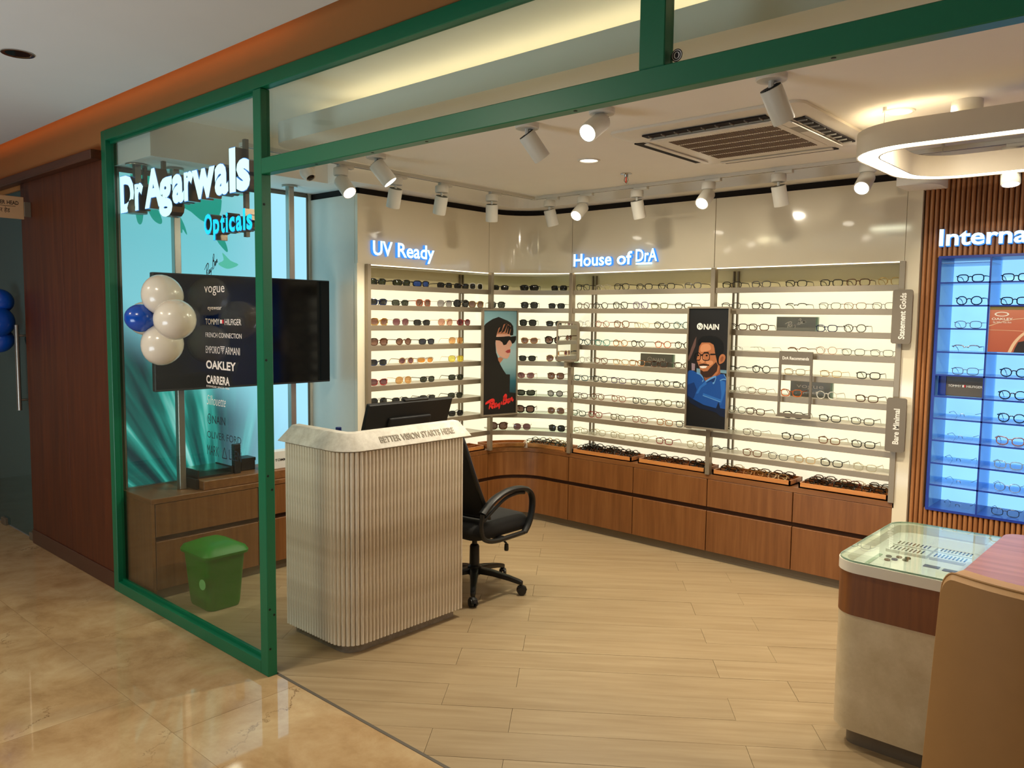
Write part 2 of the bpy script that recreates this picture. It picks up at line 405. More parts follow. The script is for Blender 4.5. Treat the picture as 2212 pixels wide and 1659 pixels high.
M['vinyl_r'] = mat('red_vinyl', (190, 30, 40), .6, var=.02)
M['print_w'] = mat('white_print', (236, 232, 224), .5, var=.01)
M['plaque'] = None
M['desk_rib'] = concrete('ribbed_plaster', (186, 168, 142), (246, 236, 218), (1, 1, .12), .75)
M['desk_cap'] = concrete('cast_stone', (206, 198, 184), (236, 230, 218), (1, 1, 1), .6)
M['desk_kick'] = concrete('grey_stone_kick', (138, 128, 114), (164, 154, 140), (1, 1, 1), .6)
M['balloon_w'] = mat('white_latex', (226, 214, 196), .22, var=.02, coat=.3)
M['balloon_b'] = mat('blue_latex', (12, 74, 178), .2, var=.05, coat=.3)
M['bin'] = mat('green_bin_plastic', (24, 124, 20), .45, var=.05)
M['tan'] = mat('tan_leatherette', (166, 124, 74), .55, var=.06, scale=14, bump=.15)
M['stone'] = concrete('cream_stone', (184, 164, 130), (208, 190, 158), (.3, .3, .3), .4)
M['pinkwood'] = wood('desk_top_veneer', (138, 92, 60), (166, 114, 80), 'x', .8, .22, 0, 0)
M['blue'] = mat('blue_cubby', (22, 52, 150), .3, var=.05)
M['bluelite'] = mat('blue_acrylic_side', (120, 178, 220), .15, var=.05)
M['ear'] = mat('grey_trim', (96, 88, 78), .6, var=.05)
M['paper'] = mat('white_card', (232, 230, 226), .5, var=.02)
M['sign_beige'] = mat('beige_sign_plate', (196, 158, 116), .5, var=.04)
M['ink'] = mat('dark_ink', (40, 26, 16), .6, var=.05)
def luminous(name, rgb, s):
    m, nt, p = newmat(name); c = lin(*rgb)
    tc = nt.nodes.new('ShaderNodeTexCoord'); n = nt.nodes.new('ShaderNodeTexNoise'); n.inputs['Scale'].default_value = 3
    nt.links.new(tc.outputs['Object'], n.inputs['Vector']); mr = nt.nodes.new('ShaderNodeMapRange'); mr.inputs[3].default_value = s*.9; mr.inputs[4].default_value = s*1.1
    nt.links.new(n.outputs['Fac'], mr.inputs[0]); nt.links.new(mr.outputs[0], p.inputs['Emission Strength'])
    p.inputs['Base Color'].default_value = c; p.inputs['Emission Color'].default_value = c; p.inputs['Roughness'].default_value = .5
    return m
M['backlit'] = luminous('backlit_cream_panel', (250, 242, 212), .80)  # panel glow stands in for LED strips below each shelf
M['cream'] = mat('cream_panel', (226, 214, 172), .5, var=.02)
M['backlit_blue'] = luminous('backlit_blue_panel', (150, 214, 255), .95)

# ------------------------------------------------------------------ floors
def clip(poly, a, b, c):   # keep a*x+b*y<=c
    out = []
    for i in range(len(poly)):
        p, q = poly[i-1], poly[i]; dp, dq = a*p[0]+b*p[1]-c, a*q[0]+b*q[1]-c
        if (dp <= 0) != (dq <= 0):
            t = dp/(dp-dq); out.append((p[0]+(q[0]-p[0])*t, p[1]+(q[1]-p[1])*t))
        if dq <= 0: out.append(q)
    return out
YT = 1.937
def floors():
    fl = thing('floor', 'polished beige marble tile floor of the corridor outside the shop', None, (0, 0, 0), kind='structure')
    MB().box(-9, 3, -3.6, YT-.006, -.06, -.004).build('grout_bed', M['grout'], fl)
    ys = [-3.6, -2.43, -1.63, -.83, -.03, .57, 1.37, 1.905+.026]
    for j in range(len(ys)-1):
        x = -9.0-(.4 if j % 2 else 0)
        while x < 3:
            x0, x1 = max(-9, x)+.0008, min(3, x+1.2)-.0008
            if x1-x0 > .05: MB().box(x0, x1, ys[j]+.0006, ys[j+1]-.0006, -.03, 0).build('tile', M['marble'], fl)
            x += 1.2
    wf = thing('floor', 'pale oak plank floor inside the shop, laid diagonally', None, (0, 0, 0), kind='structure')
    MB().box(-5, 3, YT+.008, 5.4, -.06, -.006).build('plank_bed', M['plankgap'], wf)
    u = Vector((.8, .6)); v = Vector((-.6, .8)); wd = .1967; L = 1.233
    for n in range(-12, 30):
        b0 = 3.24+(n)*wd
        if b0 > 7.6 or b0 < -.9: continue
        a0 = -.567+(.305 if n % 2 else 0)
        for k in range(-5, 6):
            a = a0+k*L; g = .0008
            q = [u*(a+g)+v*(b0+g), u*(a+L-g)+v*(b0+g), u*(a+L-g)+v*(b0+wd-g), u*(a+g)+v*(b0+wd-g)]
            p = [(w.x, w.y) for w in q]
            for cl in ((-1, 0, 4.9), (1, 0, 2.4), (0, -1, -(YT+.009)), (0, 1, 4.98)): p = clip(p, *cl) if len(p) > 2 else p
            if len(p) < 3: continue
            ar = abs(sum(p[i-1][0]*p[i][1]-p[i][0]*p[i-1][1] for i in range(len(p))))/2
            if ar < .004: continue
            MB().prism(p, -.02, random.uniform(-.0006, .0004)).build('plank', M['plank'], wf)
    tr = MB().box(-3.16, 3, YT-.006, YT+.008, -.02, .0015).build('trim_1', M['ear'])
    tag(tr, 'dark metal threshold strip between the marble and the oak floor', kind='structure')
floors()

# ------------------------------------------------------------------ corridor shell
CZ = 2.725
def corridor():
    c = MB().box(-9, 3, -3.6, 1.70, CZ, CZ+.12).build('ceiling', M['ceil_grey'])
    tag(c, 'grey painted corridor ceiling beside the shopfront', kind='structure')
    w = thing('wall_front', 'orange lit bulkhead wall above the shopfront and wood panelled wall left of it', None, (0, 0, 0), kind='structure')
    MB().box(-9, 3, 1.91, 1.985, 2.69, 3.08).build('bulkhead', M['bulk'], w)
    MB().box(-9, -4.87, 1.91, 1.985, 2.5, 2.69).build('bulkhead', M['bulk'], w)
    MB().box(-9, 3, 1.55, 1.93, 3.08, 3.12).build('cove_top', M['bulk'], w)
    for x0, x1 in ((-6.29, -5.544), (-5.538, -4.866)):
        MB().box(x0, x1, 1.90, 1.98, .10, 2.53).build('panel', M['walnut'], w, bevel=.0008)
    MB().box(-6.28, -4.87, 1.93, 1.975, .11, 2.52).build('backing', M['black_gap'], w)
    MB().box(-6.29, -4.866, 1.893, 1.98, 0, .10).build('skirting', M['skirt'], w, bevel=.002)
    MB().box(-9, -4.905, 1.845, 1.99, 2.53, 2.585).build('cornice', M['walnut_x'], w, bevel=.004)
    MB().box(-9, -7.25, 1.90, 1.98, 0, 2.53).build('panel', M['walnut'], w, bevel=.002)
    led = MB().box(-9, -2.9, 1.64, 1.66, CZ+.125, CZ+.14).build('cove_strip', emit('amber_led', (255, 146, 34), 9))
    tag(led, 'amber LED strip hidden in the cove above the corridor ceiling edge', 'light strip')
    b = MB().box(-9, 3, -3.7, -3.6, 0, CZ).build('wall_back', mat('brown_corridor_wall', (88, 68, 52), .6, var=.05)); tag(b, 'pale far wall of the corridor', kind='structure')
    b.name = 'wall_corridor'
    b = MB().box(-9.1, -9, -3.7, 2.0, 0, CZ+.3).build('wall_corridor_end', M['whitepaint']); tag(b, 'end wall of the corridor', kind='structure')
    b = MB().box(3, 3.1, -3.7, 5.4, 0, CZ+.3).build('wall_right', M['whitepaint']); tag(b, 'wall closing the right end of shop and corridor', kind='structure')
    # glass door
    d = thing('door_1', 'frosted teal glass door with a long steel pull handle', None, (-6.77, 1.93, 0), kind='structure')
    MB().box(-7.24, -6.30, 1.925, 1.937, .012, 2.50).build('door_glass', M['frost'], d)
    h = MB()
    h.tube([(-6.33, 1.855, .957), (-6.33, 1.855, 1.559)], .015, 12)
    hh = h.build('door_handle', M['steel'], d, smooth=True)
    for z in (1.03, 1.485):
        MB().tube([(-6.33, 1.856, z), (-6.33, 1.925, z)], .009, 10).build('standoff', M['steel'], hh, smooth=True)
    for x in (-6.36, -7.0):
        MB().box(x-.05, x+.05, 1.905, 1.957, 0, .055).build('patch_fitting', M['metal_d'], d, bevel=.003)
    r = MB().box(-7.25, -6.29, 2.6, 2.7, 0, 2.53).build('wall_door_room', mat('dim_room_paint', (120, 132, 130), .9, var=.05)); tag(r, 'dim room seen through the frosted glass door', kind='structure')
    # blade sign
    s = thing('hanging_sign', 'beige blade sign lettered in English and Hindi beside the glass door', 'sign', (-6.09, 1.86, 2.345))
    MB().box(-6.098, -6.09, 1.60, 1.858, 2.272, 2.42).build('plate', M['sign_beige'], s, bevel=.002)
    MB().box(-6.10, -6.085, 1.858, 1.90, 2.29, 2.39).build('bracket', M['metal_d'], s, bevel=.002)
    pl = Plane((-6.0895, 1.60, 2.272), (0, 1, 0), (0, 0, 1))
    t = MB(); text(t, pl, .049, .092, 'CENTER', .026, .098, .022); t.build('lettering', M['ink'], s)
    t = MB(); text(t, pl, .157, .092, 'HEAD', .026, .069, .022); t.build('lettering', M['ink'], s)
    MB().poly([pl(.049, .080), pl(.208, .080), pl(.208, .083), pl(.049, .083)]).build('underline', M['ink'], s)
    t = MB(); text(t, pl, .082, .040, 'सेंटर', .027, .048, .010); t.build('lettering', M['ink'], s)
    t = MB(); text(t, pl, .140, .040, 'हेड', .027, .034, .010); t.build('lettering', M['ink'], s)
    # recessed (unlit) downlight
    l = thing('ceiling_downlight', 'unlit chrome recessed downlight in the grey corridor ceiling', 'ceiling light', (-3.83, 1.167, CZ))
    MB().lathe([(.062, 0), (.062, -.004), (.05, -.004), (.046, -.001)], (-3.83, 1.167, CZ), 24).build('rim', M['chrome'], l, smooth=True)
    MB().lathe([(.046, -.001), (.035, -.0005), (.012, -.0005)], (-3.83, 1.167, CZ-.0015), 20).build('reflector', M['blackgloss'], l, smooth=True)
corridor()

# ------------------------------------------------------------------ shop shell
ZT = 2.72
CABP = [(-4.34, 3.29), (-4.34, 4.615)]+arc(-4.04, 4.615, .30, 180, 90, 10)[1:]+[(-3.79, 4.915), (-1.39, 4.915)]
SHC = [(-4.325, 4.565), (-4.282, 4.629), (-4.214, 4.697), (-4.139, 4.758), (-4.031, 4.826), (-3.914, 4.879), (-3.79, 4.915)]
def shell():
    c = MB().box(-5, 3, 1.95, 5.4, ZT, ZT+.1).build('ceiling', M['ceil']); tag(c, 'upper white ceiling of the shop above the cove', kind='structure')
    sl = MB().prism(arc(-3.51, 2.37, .15, 180, 270, 8)+[(3, 2.22), (3, 4.39), (-3.66, 4.39)], 2.5, 2.6).build('ceiling', M['ceil'], bevel=0)
    tag(sl, 'lowered white ceiling slab carrying the air conditioner and spotlights', kind='structure')
    so = MB()
    so.prism([(-4.95, 1.96), (-4.39, 1.96), (-4.39, 3.1), (-4.19, 3.1), (-4.19, 4.64)]+arc(-4.04, 4.64, .15, 180, 90, 6)[1:]+[(3, 4.79), (3, 5.35), (-4.95, 5.35)], 2.5, ZT)
    tag(so.build('ceiling', M['ceil']), 'perimeter soffit above the lightbox and display walls', kind='structure')
    w = MB().box(-5.0, -4.885, 1.94, 5.4, 0, ZT).build('wall_left', M['whitepaint']); tag(w, 'left wall of the shop behind the lightbox', kind='structure')
    w = MB().box(-5.0, 3, 5.30, 5.42, 0, ZT).build('wall_back', M['whitepaint']); tag(w, 'back wall of the shop behind the display units', kind='structure')
    # cove lighting on top of the slab, shining on the upper ceiling
    led = MB().box(-3.3, 3, 2.45, 2.47, 2.605, 2.615)
    led.box(-3.52, -3.50, 2.5, 4.2, 2.605, 2.615)
    tag(led.build('cove_strip', emit('cove_led', (255, 230, 186), 7)), 'warm LED strip lying on top of the lowered ceiling slab', 'light strip')
    # glossy upper wall, three panels
    u = thing('wall_upper', 'glossy beige wall panels above the eyewear shelves', None, (0, 0, 0), kind='structure')
    off = [(-4.33, 3.29), (-4.33, 4.56)]
    MB().wall([(-4.33, 3.29), (-4.33, 4.555)], 2.0, 2.457, .03).build('panel', M['panel'], u, bevel=.001)
    cur = [(-4.33, 4.558), (-4.33, 4.605)]+arc(-4.03, 4.615, .30, 180, 90, 12)[1:]+[(-3.793, 4.915)]
    o = MB().wall(cur, 2.0, 2.457, .03).build('panel', M['panel'], u, smooth=True)
    MB().wall([(-3.79, 4.915), (-2.592, 4.915)], 2.0, 2.457, .03).build('panel', M['panel'], u, bevel=.001)
    MB().wall([(-2.588, 4.915), (-1.40, 4.915)], 2.0, 2.457, .03).build('panel', M['panel'], u, bevel=.001)
    pe = MB().box(-1.398, -1.318, 4.915, 5.3, 0, 2.457).build('wall_pier', M['panel'], None, bevel=.001); tag(pe, 'narrow glossy beige wall strip between the shelves and the reeded wall', kind='structure')
    MB().box(-4.882, -4.362, 3.29, 3.31, .60, 2.455).build('side_panel', M['white'], u, bevel=.001)
    MB().box(-4.36, -4.33, 3.285, 3.37, .60, 2.0).build('side_panel', M['panel'], u, bevel=.001)
    # dark strip over the panels, coloured as the shade of an open gap
    g = MB(); g.wall([(-4.885, 3.31), (-4.36, 3.31)], 2.45, 2.502, .02)
    g.wall([(-4.36, 3.31), (-4.36, 4.615)]+arc(-4.03, 4.615, .33, 180, 90, 10)[1:]+[(-1.32, 4.945), (3, 4.945)], 2.45, 2.502, .02)
    tag(g.build('trim_2', M['black_gap']), 'dark shadow gap between the wall panels and the ceiling', kind='structure')
    # right-hand white rounded soffit end + feature wall behind slats
    q = MB().prism(arc(-1.30, 4.80, .10, -90, 0, 6)+[(-1.20, 5.0), (-1.40, 5.0), (-1.40, 4.70)], 2.39, 2.5).build('trim_3', M['ceil'], smooth=True)
    tag(q, 'white rounded soffit end above the slatted wall', kind='structure')
shell()

def slat_wall():
    w = thing('wall_feature', 'vertical reeded walnut wall around the blue eyewear cubbies', None, (0, 0, 0), kind='structure')
    bx = MB(); bx.box(-1.316, 3, 5.22, 5.24, 0, 2.5)
    bx.box(-1.316, -1.235, 4.955, 5.22, 0, 2.5); bx.box(-1.235, 3, 4.955, 5.22, 2.02, 2.5); bx.box(-1.235, 3, 4.955, 5.22, 0, .585)
    bx.build('backing', M['skirt'], w)
    p = .0255; x = -1.314; ml = None
    def prof(x, z0, z1):
        r = .011
        pts = [(x+.0012, 4.955)]+[(x+p/2-r*math.cos(a), 4.945-.016*math.sin(a)) for a in [pi*i/5 for i in range(6)]]+[(x+p-.0012, 4.955)]
        return MB().prism(pts, z0, z1)
    while x < 1.2:
        segs = [(0, 2.498)] if x+p < -1.218 else [(2.012, 2.498), (.0, .592)]
        for z0, z1 in segs: prof(x, z0, z1).build('slat', M['slat'], w, smooth=True, ang=50)
        x += p
M['slat'] = wood('reeded_walnut', (136, 86, 48), (186, 130, 82), 'z', 1.0, .4, 0, .10, (160, 106, 64), 12)
slat_wall()

# ------------------------------------------------------------------ green shopfront frame
def shopfront():
    t = thing('shopfront_frame', 'green metal shopfront frame with clear glass panes and a header beam', 'shop window', (-3.19, 1.91, 0))
    y0, y1 = 1.888, 1.935
    G = M['green']
    def bar(n, *b): return MB().box(*b).build(n, G, t, bevel=.0025)
    bar('post', -4.862, -4.802, y0, y1, 0, 2.682)
    po = bar('post', -3.222, -3.160, y0, y1, 0, 2.622)
    bar('top_rail', -4.802, 3, y0, y1, 2.624, 2.682)
    bar('bottom_rail', -4.802, -3.222, y0, y1, 0, .062)
    hb = bar('header_beam', -3.160, 3, y0, y1, 2.258, 2.325)
    bar('mullion', -1.240, -1.160, y0, y1, 2.325, 2.624)
    bar('mullion', .95, 1.03, y0, y1, 2.325, 2.624)
    for x0, x1, z0, z1 in ((-4.802, -3.222, .062, 2.624),):
        for b in ((x0, x1, z0, z0+.014), (x0, x1, z1-.014, z1)): MB().box(b[0], b[1], 1.915, 1.93, b[2], b[3]).build('glazing_bead', M['green'], t)
        MB().box(x0, x1, 1.919, 1.927, z0, z1).build('glass_pane', M['glass'], t)
    for x0, x1 in ((-3.160, -1.240), (-1.160, .95), (1.03, 3)):
        MB().box(x0, x1, 1.919, 1.927, 2.325, 2.624).build('glass_pane', M['header_glass'], t)
    st = MB(); sp = Plane((0, 1.9185, 0), (1, 0, 0), (0, 0, 1), (0, -1, 0)); disc(st, sp, -1.140, 2.352, .017, .017, 0); st.build('round_sticker', M['ink'], t)
    st = MB(); ringflat(st, sp, -1.140, 2.352, .0145, .0145, .002, .002, .0006); ringflat(st, sp, -1.140, 2.352, .009, .009, .0035, .0015, .0006); o = st.build('sticker_emblem', M['vinyl'], t); o['kind'] = 'stuff'
    for y, z in ((1.90, .93), (1.92, .865), (1.90, .315), (1.922, .285), (1.90, .13), (1.90, 1.45), (1.90, 2.13)):
        MB().lathe([(.0055, 0), (.0055, .001), (.003, .0014)], (-3.160, y, z), 10, ax=(1, 0, 0)).build('screw', M['screw'], po)
    for x in (-2.78, -2.42, -2.12, -1.47, -.72):
        MB().lathe([(.006, 0), (.006, .001), (.003, .0014)], (x, 1.91, 2.258), 10, ax=(0, 0, -1)).build('screw', M['screw'], hb)
    # vinyl brand list on the pane (inside the thing: printed on the glass)
    pl = Plane((0, 1.9185, 0), (1, 0, 0), (0, 0, 1), (0, -1, 0))
    x0 = -3.745
    L = MB(); D = MB()
    def done():
        nonlocal L, D
        if L.v: L.build('brand_lettering', [M['vinyl'], M['vinyl_r']], t)
        if D.v: D.build('brand_lettering', M['vinyl_d'], t)
        L, D = MB(), MB()
    script_logo(D, pl, -3.738, 1.815, .13, .10, 0, 0, .045, .25)
    done()
    text(L, pl, x0, 1.755, 'vogue', .048, .195, .0)
    done()
    text(L, pl, -3.715, 1.672, 'eyewear', .022, .135, .0)
    done()
    text(L, pl, -3.740, 1.600, 'TOMMY', .030, .135, .004)
    L.add([pl(-3.597, 1.606), pl(-3.579, 1.606), pl(-3.579, 1.624), pl(-3.597, 1.624)], [(0, 1, 2, 3)])
    L.add([pl(-3.579, 1.606), pl(-3.562, 1.606), pl(-3.562, 1.624), pl(-3.579, 1.624)], [(0, 1, 2, 3)], 1)
    text(L, pl, -3.552, 1.600, 'HILFIGER', .030, .150, .004)
    done()
    text(L, pl, -3.742, 1.538, 'FRENCH CONNECTION', .024, .342, .0)
    done()
    text(L, pl, -3.742, 1.460, 'EMPORIO', .037, .14, -.004)
    for i in range(5): L.add([pl(-3.600+.005*i, 1.493-.008*i), pl(-3.556-.005*i, 1.493-.008*i), pl(-3.556-.005*i, 1.497-.008*i), pl(-3.600+.005*i, 1.497-.008*i)], [(0, 1, 2, 3)])
    text(L, pl, -3.553, 1.460, 'ARMANI', .037, .135, -.004)
    done()
    text(L, pl, -3.742, 1.385, 'OAKLEY', .040, .285, .03)
    done()
    text(L, pl, -3.742, 1.312, 'CARRERA', .040, .225, .028)
    done()
    text(L, pl, -3.742, 1.292, 'EYEWEAR SINCE 1956', .010, .222, .0)
    done()
    text(L, pl, -3.742, 1.205, 'Silhouette', .052, .185, -.012, .35)
    done()
    ringflat(D, pl, -3.720, 1.135, .020, .026, .004, .004)
    text(D, pl, -3.732, 1.122, 'N', .026, .022, .0); text(D, pl, -3.690, 1.116, 'NAIN', .040, .125, .012)
    done()
    text(D, pl, -3.745, 1.040, 'OLIVER FORD', .036, .325, -.004)
    done()
    text(D, pl, -3.748, .955, 'MARK', .052, .115, -.004)
    done()
    for a, b in (((-3.600, .955), (-3.578, 1.007)), ((-3.578, 1.007), (-3.556, .955)), ((-3.556, .955), (-3.600, .955))):
        ribbon(D, pl, [a, b], .005, taper=False)
    done()
    text(D, pl, -3.535, .955, 'LLEN', .052, .115, -.004)
    done()
    done()
shopfront()

def big_letters():
    t = thing('shop_sign', 'large lit white channel letters with cyan word below, hung behind the shop glass', 'sign', (-4.13, 2.02, 2.24))
    pl = Plane((0, 2.055, 0), (1, 0, 0), (0, 0, 1), (0, -1, 0))
    specs = [('D', -4.858, .185), ('r', -4.665, .11), ('A', -4.538, .225), ('g', -4.362, .155), ('a', -4.205, .13), ('r', -4.072, .10), ('w', -3.985, .235), ('a', -3.752, .13), ('l', -3.610, .058), ('s', -3.545, .122)]
    for ch, x, w in specs:
        mb = MB(); text(mb, pl, x, 2.243, ch, .197, w, .045, 0, 0, .068, 0, 1)
        o = mb.build('letter', [M['letter'], M['bronze']], t)
        fb = MB(); text(fb, pl, x, 2.243, ch, .197, w, .056, 0, .066, 0)
        fb.build('letter_rim', M['letter_rim'], o)
    x = -3.872
    for ch, w in (('O', .082), ('p', .062), ('t', .043), ('i', .021), ('c', .055), ('a', .057), ('l', .021), ('s', .052)):
        mb = MB(); text(mb, pl, x, 2.052, ch, .098, w, .030, 0, 0, .066, 0, 1)
        o = mb.build('letter', [M['letter_cy'], M['bronze']], t)
        fb = MB(); text(fb, pl, x, 2.052, ch, .098, w, .046, 0, .064, 0)
        fb.build('letter_rim', M['letter_rim'], o); x += w+.0095
    for x in (-4.74, -4.50, -3.62, -3.47):
        MB().box(x-.012, x+.012, 2.07, 2.09, 2.03 if x > -4 else 2.25, 2.5).build('hanging_rod', M['metal_d'], t)
    MB().box(-4.84, -3.43, 2.056, 2.072, 2.30, 2.33).build('support_rail', M['metal_d'], t)
    MB().box(-3.86, -3.43, 2.056, 2.072, 2.09, 2.105).build('support_rail', M['metal_d'], t)
big_letters()

def balloon(name, c, r, m, label, group, hub=(-3.95, 1.86, 1.62)):
    tail = Vector(hub)-Vector(c)
    prof = [(0, -1.0*r)]+[(r*math.sin(a)*(1-.06*math.cos(a)), -r*math.cos(a)*1.03) for a in [pi*i/14 for i in range(1, 13)]]+[(.12*r, 1.05*r), (.05*r, 1.10*r), (.08*r, 1.14*r), (.0, 1.15*r)]
    o = MB().lathe(prof, c, 28, ax=tail).build(name, m, None, smooth=True, ang=80)
    tag(o, label, 'balloon', group); return o
def balloons():
    g = 'balloons clustered on the shop glass'
    W_, B = M['balloon_w'], M['balloon_b']
    balloon('balloon', (-3.943, 1.80, 1.743), .098, W_, 'white balloon at the top of the cluster on the shop glass', g)
    balloon('balloon', (-3.716, 1.755, 1.623), .096, W_, 'large white balloon at the right of the cluster, nearest the viewer', g)
    balloon('balloon', (-3.957, 1.80, 1.494), .100, W_, 'white balloon at the bottom of the cluster on the shop glass', g)
    balloon('balloon', (-4.006, 1.715, 1.627), .069, B, 'small blue balloon at the left of the white balloons', g)
    balloon('balloon', (-4.19, 1.822, 1.624), .088, W_, 'white balloon mostly hidden behind the small blue one', g)
    g = 'blue balloons on the glass door'
    balloon('balloon', (-6.472, 1.80, 1.726), .085, B, 'upper blue balloon beside the glass door handle', g, (-6.47, 1.88, 1.58))
    balloon('balloon', (-6.44, 1.77, 1.58), .105, B, 'middle and largest blue balloon beside the glass door handle', g, (-6.47, 1.88, 1.58))
    balloon('balloon', (-6.509, 1.80, 1.448), .088, B, 'lowest blue balloon beside the glass door handle', g, (-6.47, 1.88, 1.58))
balloons()

# ------------------------------------------------------------------ lightbox
def lightbox_mat():
    m = bpy.data.materials.new('backlit_print'); m.use_nodes = True; nt = m.node_tree; nt.nodes.clear(); N = nt.nodes.new; K = nt.links.new
    def mth(op, a, b=None):
        n = N('ShaderNodeMath'); n.operation = op
        for i, q in enumerate((a, b)):
            if q is None: continue
            if isinstance(q, (int, float)): n.inputs[i].default_value = q
            else: K(q, n.inputs[i])
        return n.outputs[0]
    tc = N('ShaderNodeTexCoord'); sp = N('ShaderNodeSeparateXYZ'); K(tc.outputs['Object'], sp.inputs[0])
    y, z = sp.outputs[1], sp.outputs[2]       # local: y along the wall from 0, z from 0
    base = ramp(nt, [(0, (150, 226, 240)), (.45, (150, 226, 244)), (.8, (128, 214, 230)), (1, (136, 216, 222))])
    f = mth('DIVIDE', z, 1.9); K(f, base.inputs[0])
    dy = mth('SUBTRACT', y, .62); dz = mth('ADD', z, .55)
    ang = mth('DIVIDE', dy, dz)
    nz = N('ShaderNodeTexNoise'); cb = N('ShaderNodeCombineXYZ'); K(mth('MULTIPLY', ang, 5.6), cb.inputs[0]); K(mth('MULTIPLY', z, .55), cb.inputs[1]); K(cb.outputs[0], nz.inputs['Vector'])
    nz.inputs['Scale'].default_value = 1.25; nz.inputs['Detail'].default_value = 3.5
    st = ramp(nt, [(.40, (2, 50, 56)), (.52, (6, 108, 100)), (.60, (50, 170, 158)), (.69, (164, 234, 228))]); K(nz.outputs['Fac'], st.inputs[0])
    mr = N('ShaderNodeMapRange'); mr.interpolation_type = 'SMOOTHSTEP'
    mr.inputs[1].default_value = .75; mr.inputs[2].default_value = 1.2; mr.inputs[3].default_value = 1; mr.inputs[4].default_value = 0
    K(mth('ADD', z, mth('MULTIPLY', y, .62)), mr.inputs[0])
    mx = N('ShaderNodeMix'); mx.data_type = 'RGBA'; K(mr.outputs[0], mx.inputs[0]); K(base.outputs[0], mx.inputs[6]); K(st.outputs[0], mx.inputs[7])
    # right hand part cooler blue
    mr2 = N('ShaderNodeMapRange'); mr2.interpolation_type = 'SMOOTHSTEP'; mr2.inputs[1].default_value = .5; mr2.inputs[2].default_value = 1.1; K(y, mr2.inputs[0])
    m2 = N('ShaderNodeMix'); m2.data_type = 'RGBA'; m2.inputs[7].default_value = lin(170, 228, 252); K(mth('MULTIPLY', mr2.outputs[0], .85), m2.inputs[0]); K(mx.outputs[2], m2.inputs[6])
    e = N('ShaderNodeEmission'); e.inputs[1].default_value = .95; K(m2.outputs[2], e.inputs[0]); o = N('ShaderNodeOutputMaterial'); K(e.outputs[0], o.inputs[0])
    return m
def lightbox():
    t = thing('lightbox', 'tall backlit cyan poster of green leaves on the left wall', 'light box', (-4.87, 1.985, .595))
    MB().box(-4.885, -4.87, 1.985, 3.255, .605, 2.47).build('print', lightbox_mat(), t)
    f = MB(); f.box(-4.885, -4.862, 1.972, 1.985, .6, 2.49); f.box(-4.885, -4.862, 3.255, 3.268, .6, 2.49); f.box(-4.885, -4.862, 1.985, 3.255, 2.47, 2.49)
    f.build('frame', M['metal_d'], t)
    tr = MB().box(-4.885, -4.866, 3.268, 3.292, .6, 2.5).build('edge_trim', M['white'], t)
    pl = Plane((-4.8695, 0, 0), (0, 1, 0), (0, 0, 1), (1, 0, 0))
    lf = emit('leaf_print', (34, 160, 142), .95); lf2 = emit('leaf_print_pale', (92, 198, 176), .95)
    for i, (P, mm) in enumerate([([(2.078, 2.265), (2.121, 2.274), (2.117, 2.203), (2.102, 2.178), (2.085, 2.196)], lf), ([(2.15, 2.285), (2.2, 2.291), (2.234, 2.219), (2.224, 2.192), (2.189, 2.206), (2.164, 2.238)], lf),
             ([(2.32, 2.27), (2.334, 2.27), (2.369, 2.21), (2.389, 2.149), (2.382, 2.146), (2.362, 2.174), (2.356, 2.149), (2.323, 2.183)], lf),
             ([(2.343, 2.338), (2.603, 2.415), (2.6, 2.264), (2.507, 2.232), (2.418, 2.286)], lf), ([(2.603, 2.413), (2.808, 2.462), (2.807, 2.431), (2.689, 2.422)], lf2), ([(2.05, 2.465), (2.22, 2.468), (2.20, 2.38), (2.12, 2.40)], lf),
             ([(2.593, 1.976), (2.63, 2.0), (2.622, 2.047), (2.677, 2.0), (2.734, 1.976), (2.667, 1.946), (2.62, 1.955)], lf2), ([(2.585, 2.125), (2.624, 2.145), (2.651, 2.1), (2.66, 2.058), (2.641, 2.061)], lf)]):
        c = catmull([(p[0], p[1], 0) for p in P], 3, True)
        MB().poly([pl(p.x, p.y, .0004) for p in c]).build('leaf_print', mm, t)
lightbox()

# ------------------------------------------------------------------ low cabinets
ZC = .595
def cabinet(label, line, group=None):   # line: front face polyline, room on the right of travel
    cx = sum(p[0] for p in line)/len(line); cy = sum(p[1] for p in line)/len(line)
    t = thing('drawer_cabinet', label, 'cabinet', (cx, cy, 0), 0, group)
    ins = offset(line, .022)
    MB().wall(ins, .07, ZC-.03, .30).build('carcass', M['groove'], t)
    sm = len(line) > 2
    e = [(line[0][0]+(line[1][0]-line[0][0])*.003/(Vector(line[1])-Vector(line[0])).length, line[0][1]+(line[1][1]-line[0][1])*.003/(Vector(line[1])-Vector(line[0])).length)]
    n = len(line); q = Vector(line[-1])-Vector(line[-2]); q = q*(1-.003/q.length)
    L = e+list(line[1:-1])+[(line[-2][0]+q.x, line[-2][1]+q.y)]
    MB().wall(L, .372, ZC-.033, .02).build('drawer_front', M['oak'], t, smooth=sm, bevel=0 if sm else .0015)
    MB().wall(L, .062, .342, .02).build('door', M['oak'], t, smooth=sm, bevel=0 if sm else .0015)
    MB().wall(offset(line, .03), 0, .062, .02).build('kickboard', M['kick'], t, smooth=sm)
    return t
